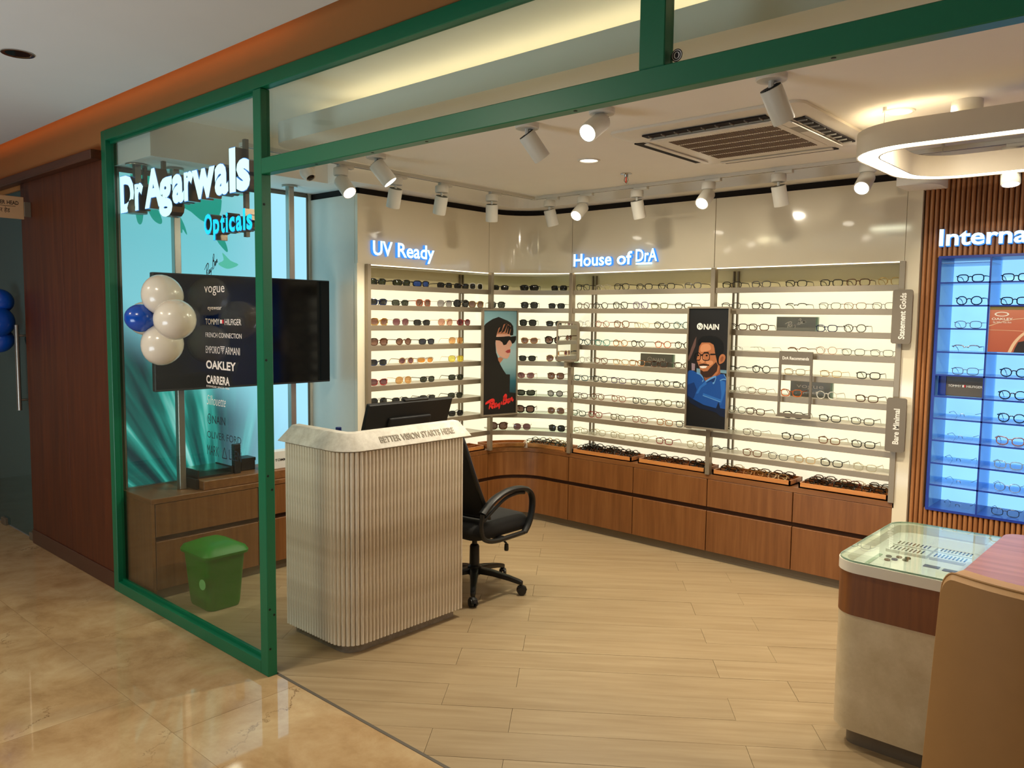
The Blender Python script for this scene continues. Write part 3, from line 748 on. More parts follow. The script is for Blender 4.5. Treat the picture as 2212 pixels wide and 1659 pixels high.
def cabinets():
    g = 'cabinets under the back wall shelves'
    names = ['first low oak cabinet right of the curved corner on the back wall', 'second low oak cabinet right of the curved corner, left of the poster post', 'third low oak cabinet from the curved corner, right of the poster post', 'last low oak cabinet at the right end of the back wall']
    xs = [-3.79, -3.19, -2.59, -1.99, -1.395]
    for i in range(4): cabinet(names[i], [(xs[i], 4.915), (xs[i+1], 4.915)], g)
    cur = [(-4.34, 4.575), (-4.34, 4.615)]+arc(-4.04, 4.615, .30, 180, 90, 14)[1:]+[(-3.79, 4.915)]
    cabinet('curved low oak cabinet filling the corner behind the office chair', cur)
    cabinet('low oak cabinet on the left wall next to the curved corner', [(-4.34, 3.935), (-4.34, 4.575)])
    cabinet('low oak cabinet on the left wall behind the reception desk', [(-4.34, 3.295), (-4.34, 3.935)])
    cabinet('nearest low cabinet under the lightbox, behind the glass', [(-4.49, 1.978), (-4.49, 2.63)])
    cabinet('second low cabinet under the lightbox, seen right of the green post', [(-4.49, 2.63), (-4.49, 3.285)])
    MB_ = MB().box(-4.88, -4.49, 1.958, 1.976, 0, ZC-.03); o = MB_.build('end_panel', M['oak']); tag(o, 'oak end panel closing the lightbox cabinets behind the glass', 'panel')
    ln = CABP
    w = MB().wall(ln, ZC-.030, ZC, .42).build('worktop', M['oakx'], None, smooth=True)
    tag(w, 'continuous oak worktop running along both display walls and the curved corner', 'worktop')
    w = MB().box(-4.885, -4.487, 1.955, 3.288, ZC-.030, ZC).build('worktop', M['oakx'], None, bevel=.002)
    tag(w, 'oak worktop under the cyan lightbox', 'worktop')
cabinets()

# ------------------------------------------------------------------ shelving
SZ = [1.865-.139*i for i in range(9)]
def lerp_path(line, t):
    seg = [(Vector(line[i+1])-Vector(line[i])).length for i in range(len(line)-1)]; d = t*sum(seg)
    for i, s_ in enumerate(seg):
        if d <= s_ or i == len(seg)-1:
            a, b = Vector(line[i]), Vector(line[i+1]); return a+(b-a)*(d/s_), (b-a).normalized()
        d -= s_
def shelf_unit(label, line, glassy, backline, rail_at, right_end=False):
    cx = sum(p[0] for p in line)/len(line); cy = sum(p[1] for p in line)/len(line)
    t = thing('eyewear_shelving', label, 'shelving', (cx, cy, ZC))
    cv = len(line) > 2
    # backlit panel, its glow put in for LED strips under the shelves; the top row is lit by the header strip only
    MB().wall(backline, SZ[0]-.01, 1.995, .012).build('back_panel', M['cream'], t, smooth=cv)
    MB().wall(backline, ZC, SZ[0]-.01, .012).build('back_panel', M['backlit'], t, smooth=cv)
    hs = MB().wall(offset(line, .012), 1.9925, 1.997, .010).build('header_light', M['led'], t, smooth=cv)
    MB().wall(line, 1.9975, 2.001, .24).build('header_board', M['white'], t, smooth=cv)
    e0, e1 = .011, .011
    q = (Vector(line[1])-Vector(line[0])).normalized()*e0; r = (Vector(line[-1])-Vector(line[-2])).normalized()*e1
    L = [tuple(Vector(line[0])+q)]+list(line[1:-1])+[tuple(Vector(line[-1])-r)]
    for k, z in enumerate(SZ):
        f = MB().wall(L, z-.036, z, .012).build('fascia', M['metal'], None, smooth=cv, bevel=0 if cv else .0012)
        dp = .215
        s_ = MB().wall(offset(L, .012), z-.012 if not glassy else z-.010, z-.004, dp).build('shelf', M['shelfglass'] if glassy else M['white'], t, smooth=cv)
        f.parent = s_
        inv = chain(s_).inverted()
        f.data.transform(inv)
        if not glassy or k > 4:
            eg = MB().wall(offset(L, .012+dp-.002), z-.0105, z-.0035, .003).build('glass_edge', M['glassedge'], None, smooth=cv); eg.parent = s_; eg.data.transform(inv)
    for (x, y) in rail_at:
        MB().box(x-.021, x-.012, y-.012, y+.006, ZC, 1.985).build('rail', M['metal_d'], t)
        MB().box(x+.012, x+.021, y-.012, y+.006, ZC, 1.985).build('rail', M['metal_d'], t)
        for z in SZ:
            MB().box(x-.006, x+.006, y-.20, y, z-.030, z-.013).build('bracket', M['metal_d'], t)
    return t
def shelving():
    B = [(-3.79, 5.165), (-2.59, 5.165)]
    u1 = shelf_unit('left bay of lit eyewear shelves on the back wall', [(-3.79, 4.915), (-2.59, 4.915)], False, [(-3.88, 5.165), (-2.59, 5.165)], [(-3.745, 5.157)])
    u2 = shelf_unit('right bay of lit eyewear shelves on the back wall', [(-2.59, 4.915), (-1.395, 4.915)], False, [(-2.59, 5.165), (-1.395, 5.165)], [(-2.545, 5.157), (-1.44, 5.157)])
    shelf_unit('curved corner bay of glass eyewear shelves', SHC, True, [(-4.58, 4.45), (-4.58, 4.625)]+arc(-4.04, 4.625, .54, 180, 90, 12)[1:]+[(-3.88, 5.165)], [])
    t = shelf_unit('bay of sunglasses shelves on the left wall', [(-4.33, 3.37), (-4.33, 4.565)], False, [(-4.58, 3.30), (-4.58, 4.45)], [])
    for y in (4.49,):
        for d in (-.0165, .0165): MB().box(-4.578, -4.56, y+d-.0045, y+d+.0045, ZC, 1.985).build('rail', M['metal_d'], t)
        for z in SZ: MB().box(-4.57, -4.37, y-.006, y+.006, z-.03, z-.013).build('bracket', M['metal_d'], t)
    MB().box(-4.58, -4.325, 3.352, 3.368, ZC, 1.997).build('side_panel', M['metal'], t)
    for (x, y, own) in ((-3.79, 4.915, u1), (-2.59, 4.915, u2), (-1.405, 4.915, u2), (-4.327, 4.567, t), (-4.327, 3.362, t)):
        cv = x < -4
        o = (MB().box(x-.008, x+.03, y-.014, y+.014, ZC, 1.997) if cv else MB().box(x-.016, x+.016, y-.012, y+.03, ZC, 1.997)).build('upright_post', M['metal'], None, bevel=.0015)
        o.parent = own; o.data.transform(chain(own).inverted())
shelving()

# ------------------------------------------------------------------ blue cubby display
IZ = [1.874, 1.748, 1.620, 1.4895, 1.361, 1.239, 1.115, .990, .860, .735, .610]
def cubbies():
    t = thing('cubby_display', 'backlit blue cubby grid of eyewear in the reeded wall', 'display case', (-1.21, 4.94, .597))
    MB().box(-1.235, 1.25, 5.205, 5.215, .59, 2.015).build('back_panel', M['backlit_blue'], t)
    f = MB(); f.box(-1.225, -1.209, 4.925, 4.935, .585, 2.018); f.build('side_edge', M['blue'], t)
    MB().box(-1.225, -1.2092, 4.935, 5.205, .585, 2.018).build('side_panel', M['bluelite'], t)
    f = MB(); f.box(-1.209, 1.25, 4.925, 5.205, 2.004, 2.018); f.build('top_panel', M['blue'], t)
    f = MB(); f.box(-1.209, 1.25, 4.925, 5.205, .585, .599); f.build('bottom_panel', M['blue'], t)
    bg = glass('blue_glass', (176, 212, 246), .02, 1.45, .22)
    for i in range(10):
        x = -.968+.2405*i
        if x > 1.22: break
        segs = [(.599, 2.004)]
        if i == 1: segs = [(.599, 1.489), (1.755, 2.004)]
        for z0, z1 in segs:
            d = MB().box(x-.004, x+.004, 4.925, 4.936, z0, z1).build('divider', M['blue'], t)
            MB().box(x-.0025, x+.0025, 4.936, 5.205, z0, z1).build('divider_pane', bg, d)
    for k, z in enumerate(IZ[:-1]):
        parts = [(-1.209, 1.25)] if k not in (2,) else [(-1.209, -.972), (-.49, 1.25)]
        for x0, x1 in parts:
            s_ = MB().box(x0, x1, 4.925, 4.935, z-.008, z).build('shelf', M['blue'], t)
            MB().box(x0, x1, 4.935, 5.205, z-.006, z-.001).build('shelf_pane', bg, s_)
    MB().box(-1.209, -.972, 4.93, 5.2, 1.975, 1.981).build('shelf_pane', bg, t)
cubbies()

# ------------------------------------------------------------------ glasses
FR = {'black': ((14, 13, 13), 'black'), 'tort': ((74, 40, 20), 'tortoiseshell'), 'clear': (None, 'clear'), 'grey': ((84, 82, 80), 'grey'), 'purple': ((92, 76, 110), 'purple'), 'olive': ((96, 92, 56), 'olive'),
      'silver': ((168, 164, 154), 'silver'), 'pink': ((166, 112, 96), 'dusty pink'), 'brown': ((112, 64, 34), 'brown'), 'teal': ((30, 78, 84), 'teal'), 'aqua': ((96, 160, 150), 'aqua'), 'tan': ((176, 120, 66), 'tan'), 'copper': ((176, 84, 44), 'copper'),
      'beige': ((198, 166, 122), 'beige'), 'green': ((30, 62, 42), 'dark green'), 'red': ((150, 22, 24), 'red'), 'gold': ((190, 152, 80), 'gold'), 'blue': ((22, 36, 74), 'dark blue'), 'orange': ((200, 96, 30), 'orange'), 'white': ((226, 222, 212), 'white'), 'navy': ((14, 28, 56), 'navy'), 'redblack': ((110, 14, 18), 'red and black')}
LN = {'clear': ((250, 252, 250), .02, ''), 'dark': ((16, 16, 16), .9, 'dark'), 'green': ((36, 42, 24), .85, 'green'), 'mirror': ((30, 70, 150), .9, 'blue mirror'), 'brown': ((84, 44, 22), .8, 'brown'), 'grey': ((96, 90, 92), .6, 'grey'), 'plum': ((80, 26, 38), .8, 'plum'),
      'rose': ((140, 92, 72), .6, 'rose'), 'navy': ((28, 32, 46), .88, 'navy'), 'tan': ((188, 124, 62), .7, 'amber'), 'orange': ((206, 126, 30), .8, 'orange'), 'yellow': ((226, 206, 60), .6, 'yellow')}
FM = {}
for k, (c, n) in FR.items():
    FM[k] = mat('frame_'+k, c, .25 if k not in ('gold', 'silver') else .3, 0 if k not in ('gold', 'silver') else .8, var=.12 if k == 'tort' else .03, scale=160) if c else glass('frame_clear', (232, 228, 216), .05, 1.5, .18)
LM = {}
for k, (c, a, n) in LN.items():
    if k == 'clear': LM[k] = glass('lens_clear', (250, 252, 250), .0, 1.28)
    else:
        m = bpy.data.materials.new('lens_'+k); m.use_nodes = True; nt = m.node_tree; nt.nodes.clear()
        o = nt.nodes.new('ShaderNodeOutputMaterial'); p = nt.nodes.new('ShaderNodeBsdfPrincipled'); tr = nt.nodes.new('ShaderNodeBsdfTransparent'); mx = nt.nodes.new('ShaderNodeMixShader')
        tc = nt.nodes.new('ShaderNodeTexCoord'); sp = nt.nodes.new('ShaderNodeSeparateXYZ'); mr = nt.nodes.new('ShaderNodeMapRange')   # tint fades towards the lower edge of the lens
        nt.links.new(tc.outputs['Object'], sp.inputs[0]); nt.links.new(sp.outputs[2], mr.inputs[0]); mr.inputs[1].default_value = .0; mr.inputs[2].default_value = .03
        mr.inputs[3].default_value = max(.05, a-(.35 if k in ('brown', 'grey', 'plum', 'rose', 'tan') else .04)); mr.inputs[4].default_value = a
        nt.links.new(mr.outputs[0], mx.inputs[0]); p.inputs['Base Color'].default_value = lin(*c); p.inputs['Roughness'].default_value = .05
        tr.inputs[0].default_value = tuple(min(1, q*2.2+.25) for q in lin(*c)[:3])+(1,)
        nt.links.new(tr.outputs[0], mx.inputs[1]); nt.links.new(p.outputs[0], mx.inputs[2]); nt.links.new(mx.outputs[0], o.inputs[0]); LM[k] = m
# style: half width, half height, exponent, bridge, rim thickness, kind, droop/cat tilt
ST = {'rect': (.0275, .0195, 3.2, .017, .0030, 'full', 0), 'sq': (.0275, .0235, 3.0, .016, .0034, 'full', 0), 'round': (.0255, .0225, 2.1, .019, .0030, 'full', 0), 'cat': (.0275, .0210, 2.5, .016, .0031, 'full', .35),
      'avi': (.0275, .0225, 2.7, .017, .0030, 'dbl', -.15), 'wrap': (.0320, .0205, 2.8, .010, .0040, 'full', .12), 'bround': (.0310, .0270, 2.2, .014, .0034, 'dbl', 0), 'bcat': (.0315, .0270, 2.5, .012, .0048, 'full', .25),
      'aviw': (.0295, .0255, 2.4, .014, .0015, 'dbl', -.3), 'wiresq': (.0285, .0245, 2.8, .016, .0015, 'dbl', 0), 'wire': (.0275, .0190, 3.0, .018, .0018, 'full', 0), 'wireround': (.0255, .0230, 2.1, .019, .0016, 'full', 0),
      'half': (.0270, .0170, 3.0, .018, .0028, 'half', 0), 'rimless': (.0265, .0175, 2.6, .018, .0013, 'none', 0)}
SW = {'rect': 'rectangular', 'sq': 'square', 'round': 'round', 'cat': 'cat-eye', 'avi': 'double-bridge', 'wrap': 'wraparound', 'bround': 'oversized round', 'bcat': 'oversized butterfly', 'aviw': 'aviator', 'wiresq': 'thin square', 'wire': 'thin rectangular', 'wireround': 'thin round', 'half': 'half-rim', 'rimless': 'rimless'}
def outline(st, n=22):
    a, b, e, br, th, kd, tl = ST[st]; out = []
    for i in range(n):
        t = 2*pi*i/n+pi/n; c, s_ = math.cos(t), math.sin(t)
        x = a*math.copysign(abs(c)**(2/e), c); z = b*math.copysign(abs(s_)**(2/e), s_)
        if tl > 0: z += tl*b*.6*max(0, x/a)*max(0, (z/b+.6))/1.6    # outer upper corner lifted
        if tl < 0: x += tl*a*.35*(-(z/b))*-1 if z < 0 else 0
        out.append((x, z))
    return out
MESH = {}
def glasses_meshes(st, folded):
    k = (st, folded)
    if k in MESH: return MESH[k]
    a, b, e, br, th, kd, tl = ST[st]; ol = outline(st); cx = a+br/2+th*.5; z0 = b+th
    res = {}
    def wrapy(x): return .9*x*x*(3.2 if st == 'wrap' else 1.5)
    fr = MB()
    for sg in (-1, 1):
        pts = [Vector((sg*(cx+x), wrapy(cx+x), z0+z)) for x, z in ol]
        if kd in ('full', 'dbl'): fr.tube(pts, th, 5, closed=True)
        elif kd == 'half':
            up = [p for (x, z), p in zip(ol, pts) if z > -.003]; fr.tube(up, th, 5)
        # end piece
        fr.tube([(sg*(cx+a*.98), wrapy(cx+a), z0+b*.55), (sg*(cx+a+.006), wrapy(cx+a)+.003, z0+b*.6), (sg*(cx+a+.007), wrapy(cx+a)+.010, z0+b*.6)], max(th, .0016), 5)
    fr.tube([(-br*.62, .0012, z0+b*.25), (-br*.25, -.001, z0+b*.48), (br*.25, -.001, z0+b*.48), (br*.62, .0012, z0+b*.25)], th*.95, 5)
    if kd == 'dbl': fr.tube([(-br*.9, .001, z0+b*.85), (br*.9, .001, z0+b*.85)], th*.8, 5)
    if kd in ('none', 'full', 'half') and th < .0017:
        for sg in (-1, 1): fr.tube([(sg*br*.4, .002, z0+b*.2), (sg*br*.55, .008, z0-b*.15), (sg*br*.5, .009, z0-b*.4)], .0012, 4)
    res['frame'] = fr
    L = []
    for sg in (-1, 1):
        m = MB(); pts = [Vector((sg*(cx+x*.99), wrapy(cx+x), z0+z*.99)) for x, z in ol]; n = len(pts)
        c = Vector((sg*cx, wrapy(cx)-.0025, z0)); mid = [c+(p-c)*.6+Vector((0, -.001, 0)) for p in pts]
        m.add(pts+mid+[c], [(i, (i+1) % n, n+(i+1) % n, n+i) for i in range(n)]+[(n+i, n+(i+1) % n, 2*n) for i in range(n)])
        if kd == 'none':   # polished rim of the rimless lens
            m.tube(pts, .0007, 4, closed=True)
        L.append(m)
    res['lens'] = L
    T = []; hx = cx+a+.007; hy = wrapy(cx+a)+.010; hz = z0+b*.6; r = max(th*.95, .0016)
    tw = 1.9 if th > .002 else 1.0
    for sg in (-1, 1):
        m = MB()
        if folded:
            y = hy+(.004 if sg < 0 else .009)
            m.tube([(sg*hx, hy, hz), (sg*(hx-.004), y+.002, hz), (sg*(hx-.09), y+.004, hz-.004), (sg*(hx-.115), y+.004, hz-.014), (sg*(hx-.128), y+.004, hz-.03)], r, 5, up=(0, 0, 1))
        else:
            m.tube([(sg*hx, hy-.001, hz), (sg*(hx+.001), hy+.03, hz), (sg*(hx-.001), .098, hz-.001), (sg*(hx-.004), .118, hz-.010), (sg*(hx-.008), .142, max(.003, hz-.036))], [r, r, r, r*.95, r*.8], 6, flat=.55, up=(0, 0, 1))
        T.append(m)
    res['temple'] = T
    MESH[k] = res; return res
PROTO = {}
def make_glasses(st, fcol, lcol, loc, rz, label, group, folded=False, tilt=0):
    key = (st, fcol, lcol, folded); sun = lcol != 'clear'
    if key not in PROTO:
        r = glasses_meshes(st, folded); ob = []
        dark = sun
        ob.append(r['frame'].build('frame', FM['black' if fcol == 'redblack' else fcol], smooth=True, ang=60))
        for m in r['lens']: ob.append(m.build('lens', LM[lcol], smooth=True, ang=80))
        for m in r['temple']: ob.append(m.build('temple', FM[fcol], smooth=True, ang=60))
        PROTO[key] = ob; new = ob
    else:
        new = []
        for o in PROTO[key]:
            c = o.copy(); COL.objects.link(c); new.append(c)
    t = thing('sunglasses' if sun else 'eyeglasses', label, 'sunglasses' if sun else 'eyeglasses', loc, rz, group)
    if tilt: t.rotation_euler = (tilt, 0, rz)
    for o in new: o.parent = t
    return t
ORD = ['first', 'second', 'third', 'fourth', 'fifth', 'sixth', 'seventh', 'eighth', 'ninth', 'tenth', 'eleventh', 'twelfth']
SHN = ['top', 'second', 'third', 'fourth', 'fifth', 'sixth', 'seventh', 'eighth', 'lowest']
H1 = {1:[(-3.724,'avi','black'),(-3.534,'rect','clear'),(-3.367,'avi','black'),(-3.170,'rect','black'),(-2.987,'rect','black'),(-2.777,'rect','grey')],2:[(-3.718,'round','tort'),(-3.553,'round','black'),(-3.375,'sq','black'),(-3.198,'sq','purple'),(-3.038,'rect','olive'),(-2.845,'rect','black')],3:[(-3.706,'wireround','silver'),(-3.533,'round','pink'),(-3.360,'sq','brown'),(-3.183,'rect','clear'),(-3.013,'round','black'),(-2.855,'round','teal')],4:[(-3.706,'round','teal'),(-3.529,'cat','aqua'),(-3.367,'round','tan'),(-3.211,'round','black'),(-3.001,'round','copper'),(-2.840,'round','black')],5:[(-3.682,'wireround','silver'),(-3.543,'cat','brown'),(-3.358,'rect','beige'),(-3.217,'rect','tan'),(-3.030,'rect','tort'),(-2.836,'rect','tort')],6:[(-3.726,'rect','teal'),(-3.545,'cat','black'),(-3.376,'rect','purple'),(-3.197,'rect','grey'),(-3.000,'round','black'),(-2.841,'rect','black')],7:[(-3.729,'rect','tort'),(-3.564,'round','brown'),(-3.372,'cat','pink'),(-3.183,'rect','black'),(-2.986,'cat','olive'),(-2.817,'rect','grey')],8:[(-3.743,'rect','green'),(-3.584,'cat','red'),(-3.374,'rect','olive'),(-3.179,'rect','pink'),(-2.971,'rect','tan'),(-2.812,'rect','grey')],9:[(-3.733,'rect','clear'),(-3.564,'cat','clear'),(-3.380,'rect','clear'),(-3.175,'round','clear'),(-2.979,'rect','red'),(-2.729,'round','clear')]}
H2 = {1:[(-2.485,'rect','black'),(-2.280,'rect','grey'),(-2.047,'rect','black'),(-1.827,'rect','black'),(-1.668,'rect','tort'),(-1.492,'wireround','gold')],2:[(-2.486,'rect','grey'),(-2.274,'rect','black'),(-2.041,'half','black'),(-1.831,'wire','black'),(-1.681,'wire','brown'),(-1.518,'wire','grey')],3:[(-2.433,'rect','tort'),(-2.286,'rect','tort'),(-1.845,'rect','blue'),(-1.675,'round','grey')],4:[(-2.404,'rimless','silver'),(-2.252,'rimless','silver'),(-2.018,'half','brown'),(-1.839,'wireround','pink'),(-1.678,'wire','black'),(-1.515,'wire','grey')],5:[(-2.422,'half','black'),(-2.258,'round','black'),(-2.034,'wire','gold'),(-1.807,'wire','gold'),(-1.584,'rect','black')],6:[(-2.417,'wireround','silver'),(-2.281,'wire','brown'),(-2.050,'cat','orange'),(-1.827,'round','white'),(-1.587,'rect','tort')],7:[(-2.418,'wireround','black'),(-2.288,'rect','tort'),(-2.033,'rect','black'),(-1.800,'rect','black'),(-1.605,'rect','grey')],8:[(-2.431,'rimless','silver'),(-2.306,'wire','tort'),(-2.033,'rect','black'),(-1.799,'rect','brown'),(-1.594,'rect','black')],9:[(-2.524,'half','black'),(-2.300,'rect','brown'),(-2.122,'wire','black'),(-1.946,'rect','beige'),(-1.778,'rect','black'),(-1.578,'rect','clear')]}
UV = {1:[(3.499,'wrap','black/green'),(3.724,'wrap','black/green'),(3.909,'wrap','black/mirror'),(4.138,'rect','black/dark'),(4.314,'rect','redblack/dark'),(4.475,'sq','white/dark')],2:[(3.505,'wrap','blue/dark'),(3.705,'rect','black/green'),(3.925,'sq','copper/brown'),(4.139,'wiresq','silver/grey'),(4.313,'bround','black/dark'),(4.475,'sq','gold/brown')],3:[(3.516,'sq','gold/brown'),(3.711,'wiresq','silver/plum'),(3.910,'rect','black/dark'),(4.147,'wiresq','gold/rose'),(4.339,'round','red/plum')],4:[(3.512,'sq','tort/brown'),(3.737,'round','tort/brown'),(3.958,'rect','black/navy'),(4.258,'wiresq','gold/tan')],5:[(3.506,'rect','blue/dark'),(3.763,'round','beige/plum'),(3.951,'wrap','white/orange'),(4.259,'wiresq','gold/yellow')],6:[(3.509,'cat','red/plum'),(3.737,'aviw','gold/tan'),(3.966,'rect','black/green'),(4.260,'rect','black/green')],7:[(3.509,'aviw','black/dark'),(3.705,'rect','black/dark'),(3.966,'rect','black/dark'),(4.254,'rect','black/green')],8:[(4.262,'rect','black/dark')]}
CU = {1:[(0.125,'rect','black/dark'),(0.461,'wrap','black/dark'),(0.805,'rect','black/dark')],2:[(0.105,'sq','black/green'),(0.466,'sq','black/dark'),(0.789,'rect','black/dark')],3:[(0.451,'sq','black/dark'),(0.767,'rect','black/dark')],4:[(0.471,'cat','tan/brown'),(0.762,'bcat','black/brown')],5:[(0.449,'rect','black/dark'),(0.774,'aviw','gold/brown')],6:[(0.434,'cat','pink/plum'),(0.794,'sq','brown/brown')],7:[(0.436,'wrap','black/green'),(0.789,'round','black/grey')],8:[(0.431,'bcat','black/brown'),(0.802,'aviw','gold/brown')],9:[(0.12,'bcat','brown/brown'),(0.404,'aviw','brown/plum'),(0.805,'sq','black/dark')]}
I1 = [(-1.076, 'rect', 'navy'), (-1.076, 'round', 'navy'), (-1.074, 'wire', 'grey'), (-1.077, 'half', 'silver'), (-1.075, 'wire', 'grey'), None, (-1.077, 'rimless', 'silver'), (-1.08, 'rimless', 'silver'), (-1.083, 'rimless', 'black'), (-1.077, 'rimless', 'silver'), (-1.075, 'rimless', 'black')]
I2 = [(-0.858, 'rect', 'navy'), (-0.858, 'rect', 'black'), None, None, (-0.841, 'round', 'navy'), (-0.841, 'round', 'black'), (-0.839, 'round', 'navy'), (-0.839, 'cat', 'pink'), (-0.841, 'rect', 'clear'), (-0.839, 'wireround', 'silver'), (-0.841, 'wire', 'black')]
def nth(i, n):
    if i == 0: return 'leftmost'
    if i == n-1 and n > 2: return 'rightmost'
    return ORD[i]+' from left'
def place_all_glasses():
    rnd = random.Random(3)
    for bay, D in (('left back-wall bay', H1), ('right back-wall bay', H2)):
        for k, L in D.items():
            for i, (x, st, fc) in enumerate(L):
                if bay.startswith('left') and k == 9: y = 4.985
                else: y = 4.968
                lb = '%s %s eyeglasses, %s on the %s shelf, %s' % (FR[fc][1], SW[st], nth(i, len(L)), SHN[k-1], bay)
                make_glasses(st, fc, 'clear', (x, y, SZ[k-1]-.003), rnd.uniform(-.10, .06), lb, 'eyeglasses on the back wall shelves')
    for k, L in UV.items():
        for i, (y, st, c) in enumerate(L):
            fc, lc = c.split('/')
            if k == 8: lb = 'black rectangular sunglasses on the eighth shelf, left wall, right of the monitor'
            else: lb = '%s %s sunglasses with %s lenses, %s on the %s left-wall shelf' % (FR[fc][1], SW[st], LN[lc][2], nth(i, len(L)), SHN[k-1])
            make_glasses(st, fc, lc, (-4.385, y, SZ[k-1]-.003), pi/2+rnd.uniform(-.25, -.05), lb, 'sunglasses on the left wall shelves')
    for k, L in CU.items():
        for i, (t, st, c) in enumerate(L):
            fc, lc = c.split('/'); p, d = lerp_path(SHC, t); n = Vector((-d.y, d.x))
            q = p+n*.055; rz = math.atan2(d.y, d.x)
            lb = '%s %s sunglasses with %s lenses, %s on the %s curved corner shelf' % (FR[fc][1], SW[st], LN[lc][2], ['left', 'middle', 'right'][i+(3-len(L))], SHN[k-1])
            make_glasses(st, fc, lc, (q.x, q.y, SZ[k-1]-.003), rz+rnd.uniform(-.08, .08), lb, 'sunglasses on the curved corner shelves')
    for nm, I in (('left', I1), ('second', I2)):
        for k, e in enumerate(I):
            if not e: continue
            x, st, fc = e
            lb = '%s %s eyeglasses in the %s cubby from the top, %s blue column' % (FR[fc][1], SW[st], ORD[k], nm)
            make_glasses(st, fc, 'clear', (x, 4.99, IZ[k]-.0005 if k < 10 else .5995), rnd.uniform(-.06, .04), lb, 'eyeglasses in the blue cubbies')
place_all_glasses()

# ------------------------------------------------------------------ trays on the worktop
def tray(label, poly, closed_poly_in=None):
    """poly: quad (front-left, front-right, back-right, back-left) or curved front/back lists"""
    front, back = poly
    cx = sum(p[0] for p in front+back)/len(front+back); cy = sum(p[1] for p in front+back)/len(front+back)
    t = thing('wooden_tray', label, 'tray', (cx, cy, ZC+.0005), 0, 'wooden trays on the worktop')
    z = ZC+.0005
    MB().prism(front+back, z, z+.008).build('base', M['tray'], t)
    ring = front+back
    MB().wall(front, z, z+.034, .010).build('rim', M['tray'], t, smooth=len(front) > 2)
    MB().wall(back, z, z+.034, .010).build('rim', M['tray'], t, smooth=len(front) > 2)
    MB().wall([front[-1], back[0]], z, z+.034, .010).build('rim', M['tray'], t)
    MB().wall([back[-1], front[0]], z, z+.034, .010).build('rim', M['tray'], t)
    mid = [tuple((Vector(a)+Vector(b))/2) for a, b in zip(front, back[::-1])]
    MB().wall(mid, z, z+.028, .007).build('divider', M['tray'], t, smooth=len(front) > 2)
    return t
def trays():
    S = [('first wooden tray of folded frames right of the curved corner', -3.772, -3.225, 'first'), ('second wooden tray of folded frames on the back wall worktop', -3.165, -2.62, 'second'), ('third wooden tray of folded frames, right of the poster post', -2.565, -2.02, 'third'), ('rightmost wooden tray of folded frames on the back wall worktop', -1.965, -1.43, 'fourth')]
    seqs = [['black', 'black', 'grey', 'black', 'tort', 'black', 'black', 'black', 'green', 'black', 'tort'], ['tort', 'tort', 'black', 'grey', 'black', 'black', 'black', 'tort', 'brown'], ['black', 'tan', 'beige', 'tan', 'gold', 'tort', 'clear', 'black', 'tort'], ['black', 'black', 'black', 'black', 'olive', 'tan', 'pink', 'red', 'tort', 'tort', 'clear', 'black']]
    rnd = random.Random(5); sty = ['rect', 'round', 'sq', 'cat', 'rect', 'round']
    for (lb, x0, x1, nm), cs in zip(S, seqs):
        tray(lb, ([(x0, 4.935), (x1, 4.935)], [(x1, 5.135), (x0, 5.135)]))
        for i, c in enumerate(cs):
            row, j = divmod(i, 3)
            x = x0+.092+(x1-x0-.184)*j/2+rnd.uniform(-.010, .010)
            st = sty[(i*3+len(cs)) % 6]
            lab = 'folded %s %s frame, %s of the %s row in the %s tray' % (FR[c][1], SW[st], ['left', 'middle', 'right'][j], ['front', 'second', 'third', 'back'][row], nm)
            make_glasses(st, c, 'clear', (x, [4.955, 4.997, 5.058, 5.098][row]+rnd.uniform(-.003, .003), ZC+.027), rnd.uniform(-.16, .16), lab, 'folded frames in the wooden trays', True, -.62)
    # curved tray with frames and an empty curved tray, plus an empty one on the left wall
    def seg(a0, a1, r, n=6, sh=0): return arc(-4.04, 4.615, r, a0, a1, n)
    tray('curved wooden tray of folded frames in the corner', (seg(120, 92, .325)+[(-3.85, 4.938)], [(-3.85, 5.11)]+seg(92, 120, .49)))
    for i, (a, c) in enumerate(((113, 'black'), (91, 'black'), (72, 'black'), (111, 'black'), (95, 'tan'), (79, 'beige'))):
        r = .365 if i < 3 else .445
        make_glasses(['rect', 'sq', 'rect', 'round', 'round', 'rect'][i], c, 'clear', (-4.04+r*math.cos(math.radians(a)), 4.615+r*math.sin(math.radians(a)), ZC+.027), math.radians(a-90)+(i % 3-1)*.05, 'folded %s %s frame, %s in the %s row of the curved corner tray' % (FR[c][1], SW[['rect', 'sq', 'rect', 'round', 'round', 'rect'][i]], ['left', 'middle', 'right'][i % 3], ['front', 'back'][i//3]), 'folded frames in the wooden trays', True, -.62)
    tray('empty curved wooden tray in the corner behind the office chair', (seg(176, 125, .325), seg(125, 176, .49)))
    tray('empty wooden tray on the left wall worktop beside the corner', ([(-4.362, 4.06), (-4.362, 4.56)], [(-4.54, 4.56), (-4.54, 4.06)]))
trays()

